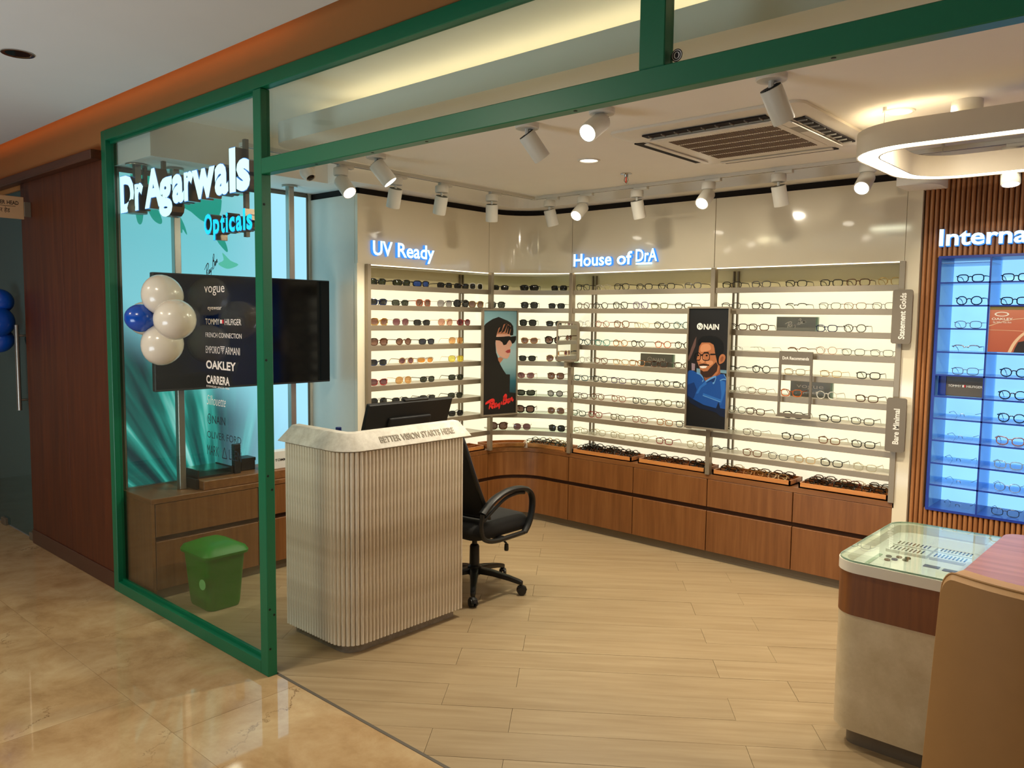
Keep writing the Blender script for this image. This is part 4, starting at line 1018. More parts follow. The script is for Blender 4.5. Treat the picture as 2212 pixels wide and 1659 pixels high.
# ------------------------------------------------------------------ posters, signs, plaques
def print_poly(t, name, pl, pts, m, d, sm=0):
    if sm: pts = [(p.x, p.y) for p in catmull([(a, b, 0) for a, b in pts], sm, True)]
    return MB().poly([pl(x, y, d) for x, y in pts]).build(name, m, t)
def flat(n, rgb): return mat('print_'+n, rgb, .35, var=.02)
def framed(name, label, o, r, w, h, post):
    r = Vector(r).normalized(); u = Vector((0, 0, 1)); nrm = r.cross(u)
    c = Vector(o)+r*w/2
    t = thing(name, label, 'poster', (c.x, c.y, o[2]))
    b = MB(); th = .012; oo = Vector(o)
    def bx(x0, x1, y0, y1, z0, z1):
        b.obox(oo+r*(x0+x1)/2+u*(y0+y1)/2+nrm*(z0+z1)/2, r*(x1-x0)/2, u*(y1-y0)/2, nrm*(z1-z0)/2)
    fw_ = .012
    bx(0, w, 0, fw_, 0, .022); bx(0, w, h-fw_, h, 0, .022); bx(0, fw_, fw_, h-fw_, 0, .022); bx(w-fw_, w, fw_, h-fw_, 0, .022); bx(0, w, 0, h, -.003, 0)
    b.build('frame', M['metal'], t)
    return t, Plane(oo+r*fw_+u*fw_+nrm*.012, r*(w-2*fw_), u*(h-2*fw_), nrm)
def poster_woman():
    t, pl = framed('poster', 'narrow framed poster of a person in dark hood and sunglasses at the corner', (-4.262, 4.405, .885), (.22, .975, 0), .335, .83, None)
    def n(P): return [((x-67)/385, 1-(y-120)/1415) for x, y in P]
    bm = grad('poster_sky', [(0, (12, 12, 12)), (.16, (16, 40, 48)), (.32, (40, 96, 112)), (.45, (130, 166, 172)), (.6, (160, 186, 190)), (.85, (136, 176, 186)), (1, (118, 164, 176))], 0, .83)
    MB().poly([pl(0, 0), pl(1, 0), pl(1, 1), pl(0, 1)]).build('print', bm, t)
    blk, skin, sk2, lip, red = flat('black', (16, 13, 11)), flat('pale_skin', (206, 158, 138)), flat('warm_skin', (178, 116, 84)), flat('lips', (158, 60, 60)), flat('red', (222, 44, 40))
    print_poly(t, 'print_figure', pl, n([(67, 340), (90, 300), (130, 265), (170, 235), (240, 205), (300, 235), (345, 255), (385, 285), (412, 330), (416, 400), (412, 455), (300, 470), (215, 460), (205, 560), (215, 690), (245, 790), (262, 850), (300, 930), (335, 992), (380, 996), (380, 1100), (378, 1245), (452, 1260), (452, 1535), (67, 1535)]), blk, .0008)
    print_poly(t, 'print_face', pl, n([(225, 430), (300, 440), (372, 440), (386, 470), (381, 500), (400, 570), (395, 602), (375, 622), (385, 650), (381, 690), (368, 745), (345, 778), (300, 770), (255, 740), (225, 690), (210, 600), (207, 530), (215, 460)]), skin, .0012)
    print_poly(t, 'print_neck', pl, n([(235, 765), (262, 752), (300, 778), (262, 835), (240, 800)]), sk2, .0014)
    print_poly(t, 'print_forehead', pl, n([(240, 360), (280, 320), (330, 290), (380, 325), (385, 380), (372, 445), (300, 440), (218, 440)]), sk2, .0014)
    for P in ([(262, 330), (300, 300), (275, 400), (235, 425)], [(322, 290), (345, 300), (310, 400), (270, 430)], [(360, 305), (385, 350), (362, 440), (345, 435)], [(345, 300), (358, 330), (335, 420), (318, 425)]):
        print_poly(t, 'print_hair', pl, n(P), blk, .0017)
    print_poly(t, 'print_sunglasses', pl, n([(207, 478), (300, 474), (362, 467), (385, 476), (448, 464), (446, 520), (425, 562), (400, 573), (385, 535), (372, 520), (356, 535), (332, 582), (300, 592), (283, 550), (255, 528), (205, 522)]), blk, .0018)
    print_poly(t, 'print_lips', pl, n([(320, 680), (350, 655), (383, 650), (378, 668), (383, 692), (350, 702)]), lip, .0016)
    L = MB(); script_logo(L, pl, .07, .045, .86, .12, 0, .002, .040, .16); L.build('logo', red, t)
poster_woman()
def poster_man():
    t, pl = framed('poster', 'tall black framed poster of a smiling person in blue shirt and glasses', (-2.742, 4.868, .913), (1, 0, 0), .314, .825, None)
    def n(P):
        out = []
        for x, y in P:
            v = (y-95)/(1550+(x-80)*.1-95); xl = 130-50*v; xr = 615-58*v
            out.append((min(1, max(0, (x-xl)/(xr-xl))), min(1, max(0, 1-v))))
        return out
    MB().poly([pl(0, 0), pl(1, 0), pl(1, 1), pl(0, 1)]).build('print', grad('poster_dark', [(0, (8, 8, 8)), (.4, (26, 19, 17)), (.7, (24, 19, 17)), (1, (16, 15, 14))], 0, .83), t)
    F = {k: flat('man_'+k, c) for k, c in dict(belt=(96, 70, 64), strap=(142, 122, 130), win=(104, 140, 160), hair=(12, 10, 9), face=(170, 106, 68), light=(202, 138, 98), neck=(132, 78, 52), beard=(52, 32, 24), mouth=(228, 222, 216), blue=(24, 72, 146), blue2=(16, 48, 104), blue3=(10, 24, 52), line=(92, 144, 200), mid=(40, 98, 176), blk=(9, 9, 9)).items()}
    def P(nm, pts, m, d, sm=0): print_poly(t, nm, pl, n(pts), F[m], d, sm)
    P('print_seat_belt', [(105, 700), (150, 580), (190, 480), (215, 440), (200, 560), (130, 720), (105, 755)], 'belt', .0006)
    P('print_strap', [(150, 770), (195, 780), (190, 862), (150, 862)], 'strap', .0006)
    P('print_window', [(213, 835), (300, 850), (300, 900), (213, 890)], 'win', .0006); P('print_window', [(490, 852), (587, 858), (587, 900), (490, 888)], 'win', .0006)
    P('print_neck', [(470, 780), (500, 800), (505, 910), (440, 955), (380, 990), (320, 1000), (300, 930)], 'neck', .0009)
    P('print_shirt', [(93, 885), (120, 860), (165, 862), (215, 890), (262, 912), (300, 965), (322, 992), (400, 945), (450, 935), (505, 905), (548, 905), (576, 965), (580, 1100), (570, 1300), (558, 1440), (500, 1430), (450, 1380), (350, 1350), (250, 1330), (130, 1260), (92, 1180)], 'blue', .0012)
    P('print_shirt_fold', [(93, 1040), (180, 1010), (215, 1100), (180, 1200), (130, 1262), (92, 1180)], 'blue2', .0015)
    P('print_shirt_fold', [(92, 1170), (160, 1215), (300, 1290), (450, 1330), (480, 1250), (500, 1330), (565, 1340), (556, 1445), (500, 1430), (450, 1385), (350, 1355), (250, 1335), (130, 1265)], 'blue3', .0017)
    P('print_shirt_fold', [(500, 980), (560, 1000), (566, 1100), (530, 1220), (500, 1300), (515, 1150)], 'mid', .0015)
    P('print_placket', [(203, 1150), (250, 1062), (320, 1000), (340, 1030), (270, 1080), (232, 1150)], 'mid', .0018)
    P('print_pocket', [(295, 1143), (510, 1222), (505, 1248), (290, 1168)], 'mid', .0018); P('print_pocket', [(290, 1168), (505, 1248), (500, 1256), (288, 1177)], 'line', .002)
    P('print_collar', [(322, 992), (400, 945), (452, 936), (434, 1012), (410, 1018), (395, 990), (345, 1010)], 'blue2', .0019); 
    L = MB()
    def rb(pts, w, m=0, k=4): ribbon(L, pl, n(pts), w, .0024, m, k, False)
    rb([(325, 1000), (395, 958), (450, 940), (432, 1010), (412, 1018)], .016); rb([(215, 892), (262, 914), (300, 968), (284, 1000)], .014); rb([(548, 908), (576, 970), (540, 968), (500, 985)], .010)
    L.build('print_seam', F['line'], t)
    P('print_face', [(250, 560), (280, 515), (380, 512), (425, 540), (442, 620), (460, 700), (475, 790), (495, 815), (480, 890), (440, 930), (400, 942), (330, 947), (290, 932), (262, 900), (255, 840), (228, 770), (213, 730), (238, 640)], 'face', .0014)
    P('print_forehead', [(262, 585), (290, 540), (370, 538), (392, 600), (330, 625), (270, 630)], 'light', .0017, 3)
    P('print_cheek', [(330, 745), (400, 740), (420, 770), (380, 800), (345, 780)], 'light', .0017, 3)
    P('print_hair', [(225, 540), (240, 480), (290, 440), (380, 428), (470, 445), (530, 500), (545, 580), (530, 660), (492, 690), (470, 780), (455, 700), (442, 640), (430, 545), (380, 515), (280, 515), (250, 560)], 'hair', .0018)
    P('print_ear', [(490, 700), (520, 660), (555, 665), (567, 700), (550, 750), (510, 778), (488, 770)], 'face', .0019, 3); P('print_ear', [(508, 710), (530, 685), (545, 700), (530, 745), (510, 750)], 'neck', .0021, 3)
    P('print_beard', [(455, 755), (475, 800), (462, 870), (400, 937), (330, 950), (285, 932), (262, 892), (262, 850), (300, 875), (350, 868), (380, 830), (420, 790)], 'beard', .0018)
    P('print_moustache', [(240, 787), (300, 776), (370, 788), (370, 803), (300, 800), (250, 808)], 'beard', .002)
    P('print_mouth', [(252, 808), (300, 806), (346, 808), (330, 830), (290, 836), (262, 828)], 'mouth', .0021)
    P('print_nose', [(272, 690), (293, 690), (315, 750), (285, 770), (255, 747)], 'light', .0019, 2)
    G = MB()
    for (x, y, rx) in ((228, 690, .085), (332, 692, .098)):
        c = n([(x, y)])[0]; ringflat(G, pl, c[0], c[1], rx, .034, .016, .006, .0026, 0, 24, 3)
    ribbon(G, pl, n([(383, 662), (460, 660)]), .012, .0026, 0, 3, False); ribbon(G, pl, n([(268, 672), (290, 668)]), .010, .0026, 0, 3, False)
    ribbon(G, pl, n([(205, 648), (245, 642)]), .008, .0027, 0, 3, False); ribbon(G, pl, n([(305, 640), (365, 638)]), .009, .0027, 0, 3, False)
    for (x, y) in ((236, 674), (340, 676)):
        c = n([(x, y)])[0]; disc(G, pl, c[0], c[1], .026, .007, .0025)
    G.build('print_glasses', F['hair'], t)
    N = MB(); c = n([(258, 316)])[0]; sx, sy = .29, .801
    disc(N, pl, c[0]+.0, c[1], .078, .078*sx/sy, .0026); N.build('logo', M['print_w'], t)
    N = MB()
    pw = Plane(pl(0, 0), Vector(pl.r).normalized(), Vector(pl.u).normalized(), pl.n)
    text(N, pw, c[0]*sx-.0115, c[1]*sy-.013, 'N', .026, .023, .01, 0, .0032); N.build('logo_initial', F['blk'], t)
    N = MB(); text(N, pw, (c[0]+.10)*sx, c[1]*sy-.019, 'NAIN', .037, .112, .03, 0, .0028); N.build('logo_lettering', M['print_w'], t)
poster_man()

def plaques():
    gm = grad('plaque_grey', [(0, (128, 130, 126)), (.5, (146, 148, 142)), (1, (158, 160, 152))], 0, .09, .3)
    def plq(label, x0, x1, z0, h, fn, y=5.06):
        t = thing('brand_plaque', label, 'sign', ((x0+x1)/2, y+.01, z0), 0, 'grey brand plaques on the shelves')
        MB().box(x0, x1, y, y+.022, z0, z0+h).build('block', gm, t, bevel=.001)
        MB().box(x1-.0125, x1+.001, y-.0008, y+.021, z0, z0+h).build('clear_edge', M['glassedge'], t)
        L = MB(); fn(L, Plane((x0, y-.0012, z0), (1, 0, 0), (0, 0, 1), (0, -1, 0))); L.build('lettering', M['print_w'], t)
    z = SZ[2]-.004
    plq('grey plaque with white script lettering on the third shelf', -2.205, -1.935, z, .093, lambda L, p: script_logo(L, p, .058, .018, .14, .055, 0, 0, .05, .2))
    z = SZ[4]-.004
    def nain(L, p):
        ringflat(L, p, .082, .046, .023, .023, .004, .004); text(L, p, .0735, .034, 'N', .023, .018, .008); text(L, p, .112, .031, 'NAIN', .032, .098, .025)
    plq('grey plaque with round emblem, left of the tall black poster', -3.245, -2.965, z, .092, nain)
    z = SZ[5]-.004
    def vg(L, p): text(L, p, .040, .055, 'vogue', .030, .175, .004); text(L, p, .066, .020, 'eyewear', .017, .125, .002)
    plq('grey plaque with lowercase lettering behind the hanging display frame', -2.095, -1.825, z, .098, vg)
plaques()
def side_signs():
    for lab, z0, z1, x0, txt in (('upper grey rounded sign with vertical white lettering at the right end of the shelves', 1.527, 1.834, -1.437, 'Statement Golds'), ('lower grey rounded sign with vertical white lettering at the right end of the shelves', .903, 1.216, -1.440, 'Bare Minimal')):
        t = thing('shelf_sign', lab, 'sign', (x0+.05, 4.87, z0))
        pr_ = rrect(0, .106, 0, z1-z0, .014, 4)
        m = MB(); n = len(pr_)
        m.add([(x0+a, 4.862, z0+b) for a, b in pr_]+[(x0+a, 4.874, z0+b) for a, b in pr_], [list(range(n)), list(range(n, 2*n))[::-1]]+[(i, (i+1) % n, n+(i+1) % n, n+i) for i in range(n)])
        m.build('plate', M['metal_d'], t)
        MB().box(x0+.02, x0+.05, 4.874, 4.914, z0+.10, z0+.14).build('bracket', M['metal_d'], t)
        L = MB(); pl = Plane((x0+.072, 4.8612, z0+.026), (0, 0, 1), (-1, 0, 0), (0, -1, 0))
        text(L, pl, .0 if txt[0] == 'S' else .02, 0, txt, .033, .262 if txt[0] == 'S' else .205, .025); L.build('lettering', M['print_w'], t)
    # hanging recommendation frame
    t = thing('hanging_display', 'slim grey open frame with white lettering hooked on the right bay shelves', 'display', (-1.99, 4.87, 1.05))
    x0, x1, z0, z1 = -2.097, -1.885, 1.048, 1.460; m = MB()
    for b in ((x0, x1, z1-.085, z1), (x0, x0+.014, z0, z1-.085), (x1-.014, x1, z0, z1-.085), (x0+.014, x1-.014, z0, z0+.022)): m.box(b[0], b[1], 4.872, 4.882, b[2], b[3])
    m.box(x0, x1, 4.852, 4.872, z0, z0+.008)
    m.box(x0+.05, x0+.07, 4.882, 4.914, z1-.03, z1-.02); m.box(x1-.07, x1-.05, 4.882, 4.914, z1-.03, z1-.02)
    m.build('frame', M['metal_d'], t)
    L = MB(); text(L, Plane((x0, 4.871, z1-.05), (1, 0, 0), (0, 0, 1), (0, -1, 0)), .022, -.002, 'DrA Recommends', .020, .168, .03); L.build('lettering', M['print_w'], t)
    # mirror on the post
    t = thing('mirror', 'small rounded mirror in a beige frame on the post right of the curved corner', 'mirror', (-3.77, 4.85, 1.31))
    r = Vector((.96, .28, 0)).normalized(); r = Vector((math.cos(math.radians(4)), math.sin(math.radians(4)), 0)); u = Vector((0, 0, 1)); nn = r.cross(u); o = Vector((-3.872, 4.855, 1.318))
    def plate(poly, d0, d1, m, nm, par):
        n = len(poly); b = MB(); b.add([o+r*x+u*y+nn*d0 for x, y in poly]+[o+r*x+u*y+nn*d1 for x, y in poly], [list(range(n)), list(range(n, 2*n))[::-1]]+[(i, (i+1) % n, n+(i+1) % n, n+i) for i in range(n)])
        return b.build(nm, m, par)
    plate(rrect(0, .205, 0, .31, .03, 5), 0, .016, M['metal'], 'frame', t)
    plate(rrect(.017, .188, .017, .293, .016, 5), .0155, .0175, mat('mirror_glass', (235, 240, 238), .01, 1, var=.01), 'mirror_glass', t)
    MB().box(-3.80, -3.775, 4.85, 4.903, 1.27, 1.35).build('bracket', M['metal'], t)
    # category lettering, lit
    def lit(label, pl, txt, h, w, y=0, extra=None):
        c = pl(0, 0); t = thing('lit_sign', label, 'sign', tuple(c))
        for txt, x, w in (txt if isinstance(txt, list) else [(txt, 0, w)]):
            m = MB(); text(m, pl, x, y, txt, h, w, .022, 0, .002, .022, 0, 1)
            o = m.build('lettering', [M['letter_in'], M['letter_rim']], t)
            f = MB(); text(f, pl, x-.003, y-.003, txt, h*1.03, w+.006, .032, 0, .0015, 0); f.build('letter_rim', M['letter_rim'], o)
        if extra:
            m = MB(); extra(m, pl); m.build('underline', [M['letter_in'], M['letter_rim']], t)
    lit('lit white lettering on the glossy panel above the sunglasses shelves', Plane((-4.3285, 3.398, 2.062), (0, 1, 0), (0, 0, 1), (1, 0, 0)), [('UV', 0, .170), ('Ready', .215, .343)], .098, .558)
    lit('lit white two-word lettering above the back wall shelves', Plane((-3.757, 4.9135, 2.047), (1, 0, 0), (0, 0, 1), (0, -1, 0)), [('House', 0, .352), ('of', .398, .132)], .094, .53)
    def under(m, pl): m.obox(pl(.062, -.004, .012), pl.r*.062, pl.u*.006, pl.n*.010, 0)
    lit('lit underlined emblem lettering at the right of the back wall words', Plane((-3.197, 4.9135, 2.05), (1, 0, 0), (0, 0, 1), (0, -1, 0)), 'DrA', .090, .178, .012, under)
    lit('lit white lettering on the reeded wall above the blue cubbies', Plane((-1.222, 4.927, 2.075), (1, 0, 0), (0, 0, 1), (0, -1, 0)), 'International', .092, .745)
side_signs()
def cubby_prints():
    t = thing('brand_plaque', 'grey plaque in the sixth cubby of the left blue column', 'sign', (-1.085, 5.0, 1.2395))
    MB().box(-1.205, -.972, 4.985, 5.005, 1.2395, 1.352).build('block', mat('plaque_warm_grey', (92, 84, 74), .35, var=.05), t, bevel=.001)
    MB().box(-1.2055, -1.165, 4.98, 4.9855, 1.2395, 1.352).build('clear_edge', M['blue'], t)
    L = MB(); p = Plane((-1.155, 4.9838, 1.291), (1, 0, 0), (0, 0, 1), (0, -1, 0)); text(L, p, 0, 0, 'TOMMY', .013, .066, .006); L.build('lettering', M['print_w'], t)
    L = MB(); text(L, p, .093, 0, 'HILFIGER', .013, .078, .006); L.build('lettering', M['print_w'], t)
    MB().poly([p(.072, 0), p(.080, 0), p(.080, .013), p(.072, .013)]).build('flag', M['print_w'], t); MB().poly([p(.080, 0), p(.088, 0), p(.088, .013), p(.080, .013)]).build('flag', M['vinyl_r'], t)
    t = thing('poster', 'orange running track poster filling two cubby columns of the blue display', 'poster', (-.73, 4.93, 1.495))
    x0, w, z0, h = -.962, .468, 1.4955, .252; pl = Plane((x0, 4.934, z0), (w, 0, 0), (0, 0, h), (0, -1, 0)); pw = Plane((x0, 4.934, z0), (1, 0, 0), (0, 0, 1), (0, -1, 0))
    MB().box(x0, x0+w, 4.935, 4.94, z0, z0+h).build('print', grad('track_orange', [(0, (172, 84, 58)), (.6, (186, 100, 74)), (1, (200, 124, 98))], 0, .25), t)
    print_poly(t, 'print_grass', pl, [(0, .90), (1, .90), (1, 1), (0, 1)], flat('olive', (126, 112, 56)), .0004)
    L = MB(); ribbon(L, pl, [(.0, .55), (.2, .68), (.5, .75), (1, .80)], .012, .0006, 0, 5, False); ribbon(L, pl, [(0, .47), (.25, .46), (.5, .44)], .008, .0006, 0, 4, False); ribbon(L, pl, [(.22, 0), (.27, .22), (.36, .42), (.5, .60), (.75, .72)], .035, .0007, 0, 5, False)
    L.build('print_lane_line', flat('lane', (224, 192, 158)), t)
    print_poly(t, 'print_shoe', pl, [(.26, 0), (.27, .08), (.30, .22), (.36, .25), (.36, .32), (.42, .35), (.55, .33), (.62, .2), (.8, .1), (.8, 0)], flat('shoe', (40, 34, 32)), .0010)
    L = MB(); ringflat(L, pw, .058, .203, .034, .0125, .008, .004, .001); text(L, pw, .012, .172, 'OAKLEY', .012, .098, .02, 0, .001); text(L, pw, .020, .155, 'Be Who You Are', .011, .084, 0, 0, .001); L.build('lettering', M['print_w'], t)
cubby_prints()

# ------------------------------------------------------------------ television and things under the lightbox
def left_things():
    t = thing('television', 'large black flat television on two ceiling poles before the lightbox', 'television', (-4.6, 2.62, 1.2))
    MB().box(-4.60, -4.562, 2.03, 3.23, 1.20, 1.885).build('shell', M['black'], t, bevel=.004)
    MB().box(-4.563, -4.5605, 2.036, 3.224, 1.212, 1.879).build('screen', M['blackgloss'], t)
    for y in (2.214, 2.985):
        MB().box(-4.672, -4.628, y-.02, y+.02, ZC+(.057 if y > 2.28 else .0005), 2.5).build('pole', M['steel'], t, bevel=.003)
        MB().lathe([(.05, 0), (.05, .012), (.03, .014)], (-4.65, y, 2.486), 18).build('flange', M['steel'], t, smooth=True)
    MB().box(-4.628, -4.60, 2.1, 3.1, 1.50, 1.58).build('mount_rail', M['metal_d'], t)
    c = thing('projector_mount', 'dark ceiling pole with round flange and bell shaped end behind the first sign letter', 'ceiling mount', (-4.70, 2.02, 2.5))
    MB().box(-4.722, -4.688, 2.003, 2.037, 2.30, 2.495).build('pole', M['steel'], c)
    MB().lathe([(.06, 0), (.06, .006), (.03, .010)], (-4.705, 2.02, 2.49), 20).build('flange', M['steel'], c, smooth=True)
    MB().lathe([(.0, 0), (.05, .0), (.055, .03), (.045, .07), (.02, .09)], (-4.705, 2.02, 2.22), 20).build('bell', M['metal_d'], c, smooth=True)
    z = ZC+.0005
    t = thing('display_plinth', 'low oak display plinth on the worktop under the lightbox', 'plinth', (-4.62, 2.75, z))
    MB().box(-4.80, -4.505, 2.28, 3.22, z, z+.055).build('block', M['oakx'], t, bevel=.003)
    MB().box(-4.80, -4.56, 2.26, 2.278, z, z+.06).build('dark_end', M['black'], t)
    zz = z+.0555
    t = thing('display_tray', 'black tray with a clear cover on the oak plinth behind the glass', 'tray', (-4.70, 2.40, zz))
    MB().box(-4.80, -4.60, 2.29, 2.52, zz, zz+.012).build('base', M['black'], t); MB().box(-4.80, -4.60, 2.29, 2.30, zz+.012, zz+.05).build('side', M['black'], t); MB().box(-4.80, -4.60, 2.51, 2.52, zz+.012, zz+.05).build('side', M['black'], t)
    MB().box(-4.80, -4.60, 2.30, 2.51, zz+.042, zz+.046).build('cover', M['shelfglass'], t)
    for i, (y, h, lb) in enumerate(((2.55, .185, 'left dark ridged tower stand on the plinth under the lightbox'), (2.735, .20, 'right dark ridged tower stand on the plinth, beside the green post'))):
        t = thing('tower_stand', lb, 'display stand', (-4.60, y, zz), 0, 'tower stands under the lightbox')
        MB().box(-4.63, -4.59, y-.02, y+.02, zz, zz+h).build('body', M['black'], t, bevel=.002)
        r = MB()
        for k in range(12):
            for sg in (-1, 1): r.box(-4.625, -4.595, y+sg*.02-.003, y+sg*.02+.003, zz+.02+k*h*.075, zz+.02+k*h*.075+h*.04)
        o = r.build('ridges', M['black'], t); o['kind'] = 'stuff'
    t = thing('dark_box', 'dark box between the tower stands under the lightbox', 'box', (-4.68, 2.64, zz)); MB().box(-4.74, -4.64, 2.60, 2.70, zz, zz+.075).build('body', M['black'], t, bevel=.003); MB().box(-4.742, -4.638, 2.598, 2.702, zz+.06, zz+.08).build('lid', M['black'], t)
    t = thing('brand_plinth', 'white plinth with small black lettering right of the green post', 'plinth', (-4.62, 2.95, zz))
    MB().box(-4.622, -4.55, 2.77, 3.19, zz, zz+.115).build('block', M['whitepaint'], t, bevel=.002)
    L = MB(); text(L, Plane((-4.5485, 2.79, zz+.05), (0, 1, 0), (0, 0, 1), (1, 0, 0)), 0, 0, 'TOMMY', .017, .10, .012); L.build('lettering', M['ink'], t)
    L = MB(); text(L, Plane((-4.5485, 2.91, zz+.05), (0, 1, 0), (0, 0, 1), (1, 0, 0)), 0, 0, 'HILFIGER', .017, .12, .012); L.build('lettering', M['ink'], t)
    # bin
    t = thing('waste_bin', 'bright green lidded waste bin behind the shop glass', 'bin', (-4.22, 2.19, 0))
    def rr(w, d, z, r=.04): return [Vector((-4.22+x, 2.19+y, z)) for x, y in rrect(-w/2, w/2, -d/2, d/2, r, 4)]
    MB().rings([rr(.24, .19, .001), rr(.25, .20, .02), rr(.29, .24, .30), rr(.30, .25, .31)]).build('body', M['bin'], t, smooth=True)
    MB().rings([rr(.32, .27, .308), rr(.325, .275, .322), rr(.30, .25, .345), rr(.16, .12, .375, .03), rr(.12, .09, .378, .03)]).build('lid', M['bin'], t, smooth=True)
    disc_ = MB(); disc(disc_, Plane((-4.10, 2.065, .17), (.8, .2, 0), (0, 0, 1), (.2, -.98, 0)), 0, 0, .03, .03, .012); disc_.build('label_sticker', mat('pale_green_label', (120, 190, 110), .5, var=.03), t)
left_things()

# ------------------------------------------------------------------ reception desk
def desk():
    t = thing('reception_desk', 'ribbed stone reception desk with a pale cast rim carrying embossed lettering', 'desk', (-3.3, 2.6, 0))
    x0, x1, y0, y1 = -3.560, -3.058, 2.248, 3.02; R = .11
    path = [(x0, y0)]+arc(x1-R, y0+R, R, -90, 0, 14)+[(x1, y1)]         # travels with the inside on the left
    kp = [(x0+.028, y0+.03)]+arc(x1-R, y0+R, R-.03, -90, 0, 8)+[(x1-.028, y1-.035)]
    MB().wall(kp, 0, .052, .06).build('kick', M['desk_kick'], t, smooth=True)
    MB().wall(offset(path, .010), .05, 1.0, .05).build('body', M['desk_rib'], t, smooth=True)
    MB().box(x0, x1-.04, 2.31, y1, .80, .83).build('inner_worktop', M['white'], t)
    MB().box(x0+.02, x0+.05, 2.31, y1-.04, .05, .80).build('inner_panel', M['desk_rib'], t)
    MB().box(x0+.05, x1-.07, y1-.03, y1-.005, .05, .98).build('end_panel', M['desk_rib'], t)
    # half-round flutes, one part each
    seg = [(Vector(path[i+1])-Vector(path[i])).length for i in range(len(path)-1)]; tot = sum(seg); n = int(tot/.0222)
    me = None
    for i in range(n):
        p, d = lerp_path(path, (i+.5)/n); r = tot/n/2*.955; nn = Vector((d.y, -d.x))
        if me is None:
            b = MB(); b.prism([(-r, .012)]+[(-r*math.cos(a), -.0125*math.sin(a)) for a in [pi*k/8 for k in range(9)]]+[(r, .012)], .05, 1.0)
            o = b.build('flute', M['desk_rib'], None, smooth=True, ang=60); me = o.data
        else: o = bpy.data.objects.new('flute', me); COL.objects.link(o)
        o.parent = t; q = p-nn*.011*0+Vector((0, 0)); o.location = (p.x+3.3, p.y-2.6, 0); o.rotation_euler = (0, 0, math.atan2(d.y, d.x))
    # cast rim
    e0 = [(x0-.055, y0)]; e1 = [(x1, y1+.055)]
    pt = [(x0-.055, y0)]+path[1:-1]+[(x1, y1+.055)]
    ptT = [(x0-.01, y0)]+path[1:-1]+[(x1, y1+.01)]
    def loop(line, d): return [Vector((p[0], p[1])) for p in offset(line, d)]
    A = loop(pt, -.020); B = loop(ptT, .040); C = loop(ptT, .085); D = loop(pt, .045)
    rs = [[Vector((a.x, a.y, 1.004)), Vector((b.x, b.y, 1.086)), Vector((c.x, c.y, 1.088)), Vector((d_.x, d_.y, 1.0))] for a, b, c, d_ in zip(A, B, C, D)]
    MB().rings(rs).build('rim', M['desk_cap'], t, smooth=True, bevel=.003, ang=30)
    # embossed lettering on the sloped rim face, +X side
    sl = Vector((-.060, 0, .082)).normalized(); nr = Vector((sl.z, 0, -sl.x))
    pl = Plane(Vector((x1+.020, 2.36, 1.004))+sl*.032+nr*.0005, (0, 1, 0), sl, nr)
    L = MB(); text(L, pl, .10, 0, 'BETTER VISION STARTS HERE', .036, .50, .012, 0, 0, .0025); L.build('lettering', M['desk_cap_d'], t)
M['desk_cap_d'] = mat('stone_lettering', (176, 166, 150), .7, var=.06)
desk()
def desk_items():
    t = thing('monitor', 'black computer monitor seen from behind, tilted above the reception desk rim', 'monitor', (-3.40, 2.87, .831))
    c = Vector((-3.355, 2.87, 1.035)); r = Vector((0, 1, 0)); u = Vector((math.sin(.33), 0, math.cos(.33))); n = Vector((math.cos(.33), 0, -math.sin(.33)))
    MB().obox(c, r*.30, u*.165, n*.014).build('shell', M['blackmatte'], t, bevel=.004)
    MB().obox(c+n*.017-u*.02, r*.15, u*.10, n*.012).build('back_bulge', M['blackmatte'], t, bevel=.008, seg=2)
    MB().obox(c+u*.166+r*.03-n*.002, r*.085, u*.012, n*.012).build('camera_bar', M['black'], t, bevel=.003)
    MB().obox(c-n*.0145, r*.292, u*.157, n*.001).build('screen', M['blackgloss'], t)
    MB().tube([(-3.375, 2.87, .835), (-3.365, 2.87, .98)], .018, 10).build('stand', M['black'], t, smooth=True)
    MB().box(-3.46, -3.29, 2.77, 2.97, .831, .841).build('base', M['black'], t, bevel=.003)
    L = MB(); text(L, Plane(c+n*.030-u*.075-r*.06, r, u, n), 0, 0, 'ASUS', .03, .12, .01); L.build('lettering', mat('grey_logo', (46, 46, 46), .3, var=.03), t)
    t = thing('water_bottle', 'clear water bottle with a blue cap behind the desk rim', 'bottle', (-3.43, 2.478, .831))
    q = (-3.43, 2.478, .831)
    MB().lathe([(.028, 0), (.031, .01), (.031, .15), (.026, .18), (.0135, .205), (.0135, .222)], q, 18).build('body', M['shelfglass'], t, smooth=True)
    MB().lathe([(.0155, .212), (.0155, .236), (.013, .238)], q, 18).build('cap', mat('blue_cap', (20, 40, 110), .4, var=.03), t, smooth=True)
    MB().lathe([(.0312, .06), (.0312, .11)], q, 18).build('paper_band', M['paper'], t, smooth=True)
desk_items()

